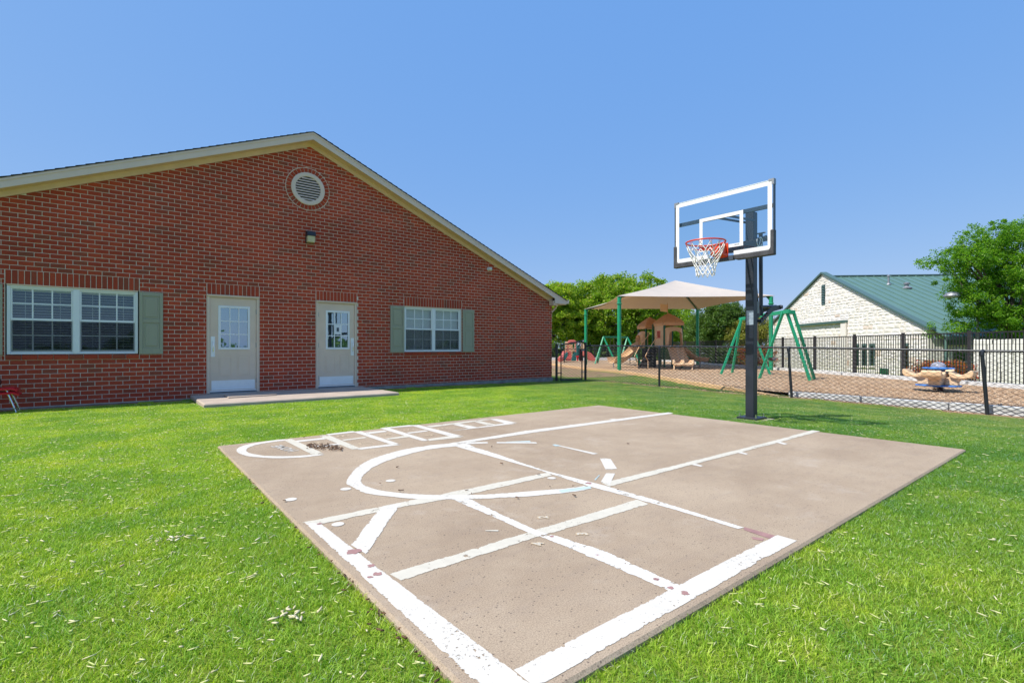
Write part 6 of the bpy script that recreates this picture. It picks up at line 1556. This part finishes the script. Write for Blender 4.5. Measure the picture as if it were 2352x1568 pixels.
# ledge cap strip and its shallow projection
l0, l1 = zs8(172, 835), zs8(540, 805)
sa_, sc2 = s_at(l1[0]), s_at(l0[0]); zl_ = (z_at(*l0) + z_at(*l1)) / 2
MB().prism([SB(sa_, zl_ - .05, .22), SB(sc2, zl_ - .05, .22), SB(sc2, zl_ + .10, .22), SB(sa_, zl_ + .10, .22)], bd2 * .21).build('ledge_cap', 'roof_trim', sb)
MB().prism([SB(sa_ + .02, ZG, .18), SB(sa_ + .5, ZG, .18), SB(sa_ + .5, zl_ - .05, .18), SB(sa_ + .02, zl_ - .05, .18)], bd2 * .1).build('pilaster', 'stones', sb)
# electrical box low on the wall
e0, e1 = zs8(803, 1190), zs8(845, 1150); MB().prism([SB(s_at(e1[0]), z_at(*e0), .2), SB(s_at(e0[0]), z_at(*e0), .2), SB(s_at(e0[0]), z_at(*e1), .2), SB(s_at(e1[0]), z_at(*e1), .2)], bd2 * .15).build('meter_box', 'green_dark', sb)
# coping along the two rakes
for (s0q, z0q, s1q, z1q) in ((-.25, zN - .02, sA, zA), (sA, zA, GLn + .3, zF - .06)):
    MB().prism([SB(s0q, z0q - .02, .16), SB(s1q, z1q - .02, .16), SB(s1q, z1q + .09, .16), SB(s0q, z0q + .09, .16)], bd2 * .36).build('rake_coping', 'roof_trim', sb)
# roof plane towards the near side, with seams
RL = 24.0; zr0 = zN - .16; ro = -.9
def RP(t_, u, dz=0.0):    # t: 0 eave .. 1 ridge , u: metres along the ridge
    s_ = ro + (sA - ro) * t_; p = NC + gd * s_ + bd2 * (.20 + u); p.z = (zr0 - .2) + (zA - .22 - (zr0 - .2)) * t_ + dz; return p
MB().prism([RP(0, 0), RP(0, RL), RP(1, RL), RP(1, 0)], (0, 0, -.06)).build('roof', 'roof_green', sb)
MB().prism([RP(1, 0), RP(1, RL), NC + gd * (GLn + .5) + bd2 * (.20 + RL) + Vector((0, 0, zF - .4)), NC + gd * (GLn + .5) + bd2 * .20 + Vector((0, 0, zF - .4))], (0, 0, -.06)).build('roof', 'roof_green', sb)
u = .3
while u < RL:
    MB().bar(RP(0, u, .02), RP(1, u, .02), .035, .05).build('roof_seam', 'roof_green', sb); u += .52
MB().bar(RP(1, 0, .03), RP(1, RL, .03), .30, .06).build('ridge_cap', 'roof_trim', sb)
MB().bar(RP(0, 0, -.10), RP(0, RL, -.10), .12, .16).build('eave_gutter', 'roof_trim', sb)
MB().prism([SB(.02, ZG) + bd2 * .31, SB(.02, ZG) + bd2 * 3.0, SB(.02, zr0 - .3) + bd2 * 3.0, SB(.02, zr0 - .3) + bd2 * .31], gd * .2).build('wall', 'stones', sb)
MB().prism([SB(1.6, ZG) + bd2 * 3.0, SB(1.6, ZG) + bd2 * RL, SB(1.6, 2.3) + bd2 * RL, SB(1.6, 2.3) + bd2 * 3.0], gd * .2).build('wall', 'stones', sb)
for uu in (1.15, 1.75, 2.35, 2.95):
    MB().prism([SB(.0, -.3) + bd2 * uu, SB(.0, -.3) + bd2 * (uu + .52), SB(.0, .95) + bd2 * (uu + .52), SB(.0, .95) + bd2 * uu], -gd * .02).build('pane', 'teal_glass', sb)
for zz in (-.3, .32, .95): MB().prism([SB(-.03, zz) + bd2 * 1.1, SB(-.03, zz) + bd2 * 3.5, SB(-.03, zz + .05) + bd2 * 3.5, SB(-.03, zz + .05) + bd2 * 1.1], -gd * .03).build('window_frame', 'white', sb)
MB().prism([SB(-.10, 1.15) + bd2 * .6, SB(-.10, 1.15) + bd2 * 4, SB(-.10, 1.40) + bd2 * 4, SB(-.10, 1.40) + bd2 * .6], -gd * .3).build('awning', 'roof_trim', sb)
MB().tube([SB(-.6, ZG) + bd2 * .38, SB(-.6, zr0 - .25) + bd2 * .38], .09, 4).build('porch_column', 'roof_green', sb)
# roof pipes
for (x, y0, y1, r_, cap_) in ((838, 530, 465, .055, 0), (972, 556, 520, .11, 1)):
    pb_ = zs8(x, y0); best = None
    for i in range(300):
        for t_ in (i / 300,):
            # intersect the view ray with the roof plane
            pass
    P0, Pu, Pt = RP(0, 0), RP(0, 1) - RP(0, 0), RP(1, 0) - RP(0, 0); nrm = Pu.cross(Pt); rr_ = ray(*pb_); tt = (P0 - CAM).dot(nrm) / rr_.dot(nrm); q = CAM + rr_ * tt
    D = q.dot(FW) ; ztop = CH + (HY - zs8(x, y1)[1]) * D / FPX
    if not (5 < D < 80): q = RP(.7, 6); ztop = q.z + .6
    pp = thing('roof_pipe', '', '', q); del pp['category']; pp['label'] = 'taller thin vent pipe' if not cap_ else 'short wide vent pipe with a cap'; pp.parent = sb; pp.location = q - Vector(sb.location)
    MB().lathe([(r_, -.1), (r_, ztop - q.z)], q, 12, caps=True).build('pipe_body', 'grey_metal', pp, smooth=True)
    MB().lathe([(r_ * 1.5, ztop - q.z - .08), (r_ * 1.6, ztop - q.z), (r_ * .5, ztop - q.z + .05)], q, 12, caps=True).build('pipe_cap', 'grey_metal', pp)
    MB().lathe([(r_ * 2.6, -.02), (r_ * 1.3, .08)], q, 12).build('pipe_flashing', 'grey_metal', pp)

# white block wall at far right
bw_ = thing('block_wall', 'low white rough cut limestone block wall at the right behind the iron fence', 'wall', at(2300, 19, -.9))
a0w, a1w = at(2236, 20.2), at(2520, 17.8); dw = (a1w - a0w); Lw = dw.length; dw.normalize(); nw_ = dw.cross(UP)
if nw_.dot(FW) > 0: nw_ = -nw_
MB().obox((a0w + a1w) / 2 + Vector((0, 0, .1)) - nw_ * .18, dw * (Lw / 2), nw_ * .14, (0, 0, 1.1)).build('core', 'stone_joint', bw_)
z = -1.0; rw = 0
while z < 1.36:
    h = .36 if rw < 6 else .18
    if z + h > 1.4: h = 1.36 - z
    s_ = -.2 * (rw % 2) * 2
    while s_ < Lw:
        L = rs.uniform(.7, 1.2) if rw < 6 else rs.uniform(.5, .9); aa, cc_ = max(s_, 0), min(s_ + L, Lw)
        if cc_ - aa > .1:
            top = z + h - .012; wav = [rs.uniform(-.02, .03) if z + h > 1.3 else 0 for _ in range(7)]; dpp = rs.uniform(.0, .02)
            poly = [a0w + dw * (aa + .008) + Vector((0, 0, z))] + [a0w + dw * (cc_ - .008) + Vector((0, 0, z))] + [a0w + dw * (cc_ - .008 - (cc_ - aa - .016) * k / 6) + Vector((0, 0, top + wav[k])) for k in range(7)]
            MB().prism([p + nw_ * (dpp) for p in poly], -nw_ * .3).build('stone_block', 'block_stone', bw_, bevel=.012)
        s_ += L
    z += h; rw += 1

# ================================================================ PLANTS
def leaf_mesh(name, C_, rad, per, size, mat, parent, flat=0.0, kind=None, up_bias=.4):
    """C_: (n,3) cluster centres, rad: (n,) cluster radii; 'per' leaves each"""
    n = len(C_); N = n * per
    c = np.repeat(np.asarray(C_), per, axis=0); rr = np.repeat(np.asarray(rad), per)[:, None]
    d = rng.normal(size=(N, 3)); d /= np.linalg.norm(d, axis=1)[:, None]
    p = c + d * rr * rng.random((N, 1)) ** .45 * np.array([1, 1, .75])
    nr_ = rng.normal(size=(N, 3)) + np.array([0, 0, up_bias]) + d * .5; nr_ /= np.linalg.norm(nr_, axis=1)[:, None]
    t_ = np.cross(nr_, rng.normal(size=(N, 3))); t_ /= np.linalg.norm(t_, axis=1)[:, None] + 1e-9; b2 = np.cross(nr_, t_)
    L = size * rng.uniform(.6, 1.3, (N, 1)); W = L * rng.uniform(.38, .6, (N, 1))
    fold = nr_ * L * .12
    V = np.stack([p - t_ * L * .5, p + b2 * W * .5 + fold, p + t_ * L * .5, p - b2 * W * .5 + fold], axis=1).reshape(-1, 3)
    return fast_mesh(name, V, N, mat, parent, kind)
def tree(label, base, H, lobes, nclus, per, leaf, mat, trunk_r, cr=(.35, .7), cat='tree', name='tree', group=None, fork=.3, nl=9, hide_in=.55):
    t = thing(name, label, cat, base, group); C_ = []; Rr = []
    w_ = np.array([l[3] * l[4] * l[5] for l in lobes]); w_ = w_ / w_.sum()
    while len(C_) < nclus:
        l = lobes[rng.choice(len(lobes), p=w_)]; d = rng.normal(size=3); d /= np.linalg.norm(d); q = rng.random() ** .33
        if q < hide_in and rng.random() < .7: continue
        r_, D_, z_ = l[0] + d[0] * q * l[3], l[1] + d[1] * q * l[4], l[2] + d[2] * q * l[5]
        p = rd(r_, D_, z_); C_.append((p.x, p.y, p.z)); Rr.append(rng.uniform(*cr))
    C_ = np.array(C_); Rr = np.array(Rr)
    leaf_mesh('crown', C_, Rr, per, leaf, mat, t)
    b = MB(); bs = Vector(base); zf_ = fork * H; top = bs + Vector((0, 0, zf_))
    wob_ = Vector((random.uniform(-.1, .1), random.uniform(-.1, .1), 0)) * trunk_r * 5
    b.tube([bs - Vector((0, 0, .2)), bs + wob_ + Vector((0, 0, zf_ * .5)), top], trunk_r, 9, taper=[1.25, 1, .85])
    b.build('trunk', 'bark', t, smooth=True)
    idx = rng.choice(len(C_), min(nl * 5, len(C_)), replace=False); lim = MB()
    prim = [Vector(C_[i]) for i in idx[:nl]]
    for q in prim:
        m1 = top + (q - top) * .45 + Vector((random.uniform(-.3, .3), random.uniform(-.3, .3), (q.z - top.z) * .12 + .1)); lim.tube([top - Vector((0, 0, .05)), m1, top + (q - top) * .9], trunk_r * .5, 6, taper=[1, .6, .25])
        near_ = sorted(idx[nl:], key=lambda i: (Vector(C_[i]) - q).length)[:4]
        for i in near_: e_ = Vector(C_[i]); lim.tube([m1, (m1 + e_) / 2 + Vector((random.uniform(-.15, .15), random.uniform(-.15, .15), .1)), e_], trunk_r * .2, 5, taper=[1, .6, .3])
    lim.build('limbs', 'bark', t, smooth=True)
    return t
K_ = FPX
def rz(px_, D): return (px_ - CX) / FPX * D
def hz(py_, D): return CH + (HY - py_) * D / FPX
# light green trees behind the playground
D = 52
tree('big leafy green tree behind the shade sail and red play set', at(1433, D, -.6), 9, [(rz(1400, D), D, hz(720, D), 4.2, 4, 3.9), (rz(1470, D), D - 1, hz(690, D), 2.9, 3.5, 2.6), (rz(1340, D), D, hz(700, D), 2.6, 3, 2.4), (rz(1420, D), D, hz(662, D), 2.6, 3, 1.35), (rz(1500, D), D + 1, hz(740, D), 2.6, 3, 2.6), (rz(1350, D), D, hz(755, D), 3.2, 3, 1.8)], 1150, 70, .25, 'leaf_mid', .34, (.35, .75), nl=12, fork=.22)
D = 49
tree('yellow green tree at the corner of the brick building, behind the gate', at(1262, D, -.6), 7, [(rz(1275, D), D, hz(700, D), 2.1, 2.5, 2.3), (rz(1312, D), D + .5, hz(735, D), 1.9, 2.3, 2.2), (rz(1240, D), D, hz(730, D), 2, 2, 2.2), (rz(1290, D), D, hz(675, D), 1.3, 1.5, 1.0), (rz(1276, D), D, hz(770, D), 2.2, 2, 1.0)], 460, 66, .23, 'leaf_light', .2, (.3, .6), nl=8)
D = 58
tree('smaller leafy tree half hidden by the tan tower roofs', at(1552, D, -.6), 6, [(rz(1548, D), D, hz(745, D), 2.7, 3, 2.2), (rz(1590, D), D + 1, hz(758, D), 2.2, 2.5, 1.7), (rz(1515, D), D, hz(765, D), 2.2, 2, 1.6)], 380, 64, .25, 'leaf_mid', .2, (.35, .7), nl=7)
D = 45
tree('dark green dense tree right of the shade sail post', at(1652, D, -.6), 5, [(rz(1640, D), D, hz(745, D), 2.0, 2.2, 1.75), (rz(1668, D), D, hz(722, D), 1.5, 2, 1.35), (rz(1615, D), D, hz(765, D), 1.9, 2, 1.3), (rz(1695, D), D, hz(745, D), 1.3, 2, 1.7)], 520, 75, .17, 'leaf_dark', .18, (.28, .55), nl=8)
D = 43
tree('olive green shrubby tree left of the stone building', at(1735, D, -.6), 4, [(rz(1730, D), D, hz(758, D), 1.7, 1.7, 1.3), (rz(1755, D), D, hz(745, D), 1.1, 1.5, .9), (rz(1700, D), D, hz(775, D), 1.4, 1.5, 1.1)], 260, 66, .15, 'leaf_olive', .12, (.25, .5), nl=6)
# elm at right, close
D = 22
tree('large bright green elm with drooping branches at the right', at(2323, D, -.6), 7,
     [(rz(2330, D), D, hz(640, D), 2.1, 2.2, 2.1), (rz(2250, D), D, hz(625, D), 1.25, 1.6, 1.25), (rz(2200, D), D - .3, hz(602, D), 1.0, 1.2, .50), (rz(2150, D), D - .3, hz(597, D), .85, .9, .28), (rz(2225, D), D, hz(560, D), .65, 1.0, .55), (rz(2300, D), D, hz(550, D), 1.1, 1.3, .70),
      (rz(2260, D), D, hz(735, D), 1.0, 1.5, .7), (rz(2180, D), D + .3, hz(757, D), .75, .9, .30), (rz(2235, D), D, hz(690, D), .95, 1.3, .8), (rz(2400, D), D, hz(600, D), 2.0, 2, 2.2), (rz(2340, D), D, hz(740, D), 1.8, 1.5, .7), (rz(2172, D), D, hz(650, D), .35, .6, .35), (rz(2175, D), D - .2, hz(603, D), .8, .7, .22), (rz(2120, D), D - .3, hz(604, D), .5, .5, .15), (rz(2212, D), D, hz(530, D), .45, .5, .22), (rz(2290, D), D, hz(524, D), .6, .6, .35), (rz(2345, D), D, hz(528, D), .5, .6, .40), (rz(2190, D), D, hz(575, D), .5, .5, .14)], 1080, 92, .092, 'leaf_elm', .17, (.10, .38), nl=20, fork=.33, hide_in=.75)
# photinia hedges
def hedge(label, pts, h0, h1, wid, mat, n, leaf, group=None):
    t = thing('hedge', label, 'hedge', (pts[0].x, pts[0].y, h0), group); C_ = []; Rr = []
    for _ in range(n):
        u = random.random() * (len(pts) - 1); i = int(u); p = pts[i] + (pts[i + 1] - pts[i]) * (u - i); C_.append((p.x + random.uniform(-wid, wid), p.y + random.uniform(-wid, wid), random.uniform(h0, h1))); Rr.append(random.uniform(.15, .3))
    leaf_mesh('foliage', np.array(C_), np.array(Rr), 50, leaf, mat, t); 
    b = MB()
    for k in range(6): p = pts[0] + (pts[-1] - pts[0]) * (k / 5); b.tube([(p.x, p.y, h0 - .3), (p.x, p.y, h1 - .3)], .03, 5)
    b.build('stems', 'bark', t)
hedge('red tipped photinia hedge below the teal windows of the stone building', [at(2112, 20.5), at(2222, 19.8)], -.9, .40, .35, 'leaf_red', 300, .08)
hedge('red tipped photinia hedge behind the swing set and iron fence', [at(1700, 33), at(1775, 31.5)], -.9, 1.05, .4, 'leaf_red', 220, .09)
hedge('dark green hedge along the iron fence right of the shade sail', [at(1560, 42), at(1700, 38)], -.9, 1.0, .6, 'leaf_dark', 420, .13)
hedge('dark green hedge behind the far iron fence and red play set', [at(1230, 50), at(1400, 50), at(1560, 48)], -.7, .95, .7, 'leaf_dark', 620, .15)
# far woods: nobody could count it
C_ = []; Rr = []
for _ in range(1500):
    k = random.uniform(-.3, 1.3); D = random.uniform(88, 105); p = rd(k * D, D); hmax = 2.2 + 1.6 * math.sin(k * 31) + 1.2 * math.sin(k * 77)
    C_.append((p.x, p.y, random.uniform(-1.5, max(1.0, hmax)))); Rr.append(random.uniform(.7, 1.5))
o = leaf_mesh('distant_woods', np.array(C_), np.array(Rr), 34, .5, 'leaf_dark', None, kind='stuff')

C_ = []; Rr = []
for _ in range(900):
    x = random.uniform(-60, 70); C_.append((x, -34 + random.uniform(-3, 3), random.uniform(-.5, 1.6 + .9 * math.sin(x * .35) + .5 * math.sin(x * 1.1)))); Rr.append(random.uniform(.6, 1.1))
leaf_mesh('woods_behind', np.array(C_), np.array(Rr), 30, .45, 'leaf_dark', None, kind='stuff')

# ================================================================ STREET LAMP, CAR
lpz = hz(679, 22.0); lq = at(2186, 22.0)
sl = thing('street_lamp', 'dome shaped parking lot lamp on an arm at the left of the elm', 'street lamp', at(2245, 22.6, -1.0))
MB().lathe([(.30, lpz - .02), (.29, lpz + .04), (.20, lpz + .13), (.08, lpz + .17), (0, lpz + .18)], (lq.x, lq.y, 0), 20).build('lamp_hood', 'grey_metal', sl, smooth=True)
MB().lathe([(.27, lpz - .025), (.24, lpz - .07), (.12, lpz - .11), (0, lpz - .12)], (lq.x, lq.y, 0), 20).build('lamp_lens', 'dome', sl, smooth=True)
pq = at(2245, 22.6); MB().tube([(lq.x, lq.y, lpz + .12), ((lq.x + pq.x) / 2, (lq.y + pq.y) / 2, lpz + .16), (pq.x, pq.y, lpz + .1)], .03, 8).build('lamp_arm', 'grey_metal', sl, smooth=True)
MB().tube([(pq.x, pq.y, -1.2), (pq.x, pq.y, lpz + .15)], .06, 10, taper=[1.3, .8]).build('lamp_post', 'grey_metal', sl, smooth=True)
cr_ = at(1628, 62, -1.25); car = thing('parked_car', 'white car parked far behind the iron fence and hedge', 'car', cr_)
def CB(b, r0, r1, f0_, f1_, z0, z1): return b.obox(cr_ + RT * ((r0 + r1) / 2) + FW * ((f0_ + f1_) / 2) + Vector((0, 0, (z0 + z1) / 2)), RT * (r1 - r0) / 2, FW * (f1_ - f0_) / 2, (0, 0, (z1 - z0) / 2))
CB(MB(), -.9, .9, 0, 4.2, .35, 1.0).build('body', 'car_white', car, bevel=.12); CB(MB(), -.75, .75, .4, 3.0, 1.0, 1.55).build('cabin', 'car_white', car, bevel=.15)
CB(MB(), -.62, .62, .385, .395, 1.08, 1.46).build('windscreen', 'teal_glass', car)
for r0 in (-.88, .62):
    for f_ in (.8, 3.2): MB().lathe([(0, 0), (.32, 0), (.34, .04), (.34, .2), (0, .24)], cr_ + RT * r0 + FW * f_ + Vector((0, 0, .34)), 16, axis=RT).build('wheel', 'tyre', car, smooth=True)
for r0 in (-.85, .6): CB(MB(), r0, r0 + .25, -.01, .02, .65, .82).build('headlight', 'dome', car)
print('objects', len(bpy.data.objects), 'grass tiles', len(pts_n) + len(pts_f))
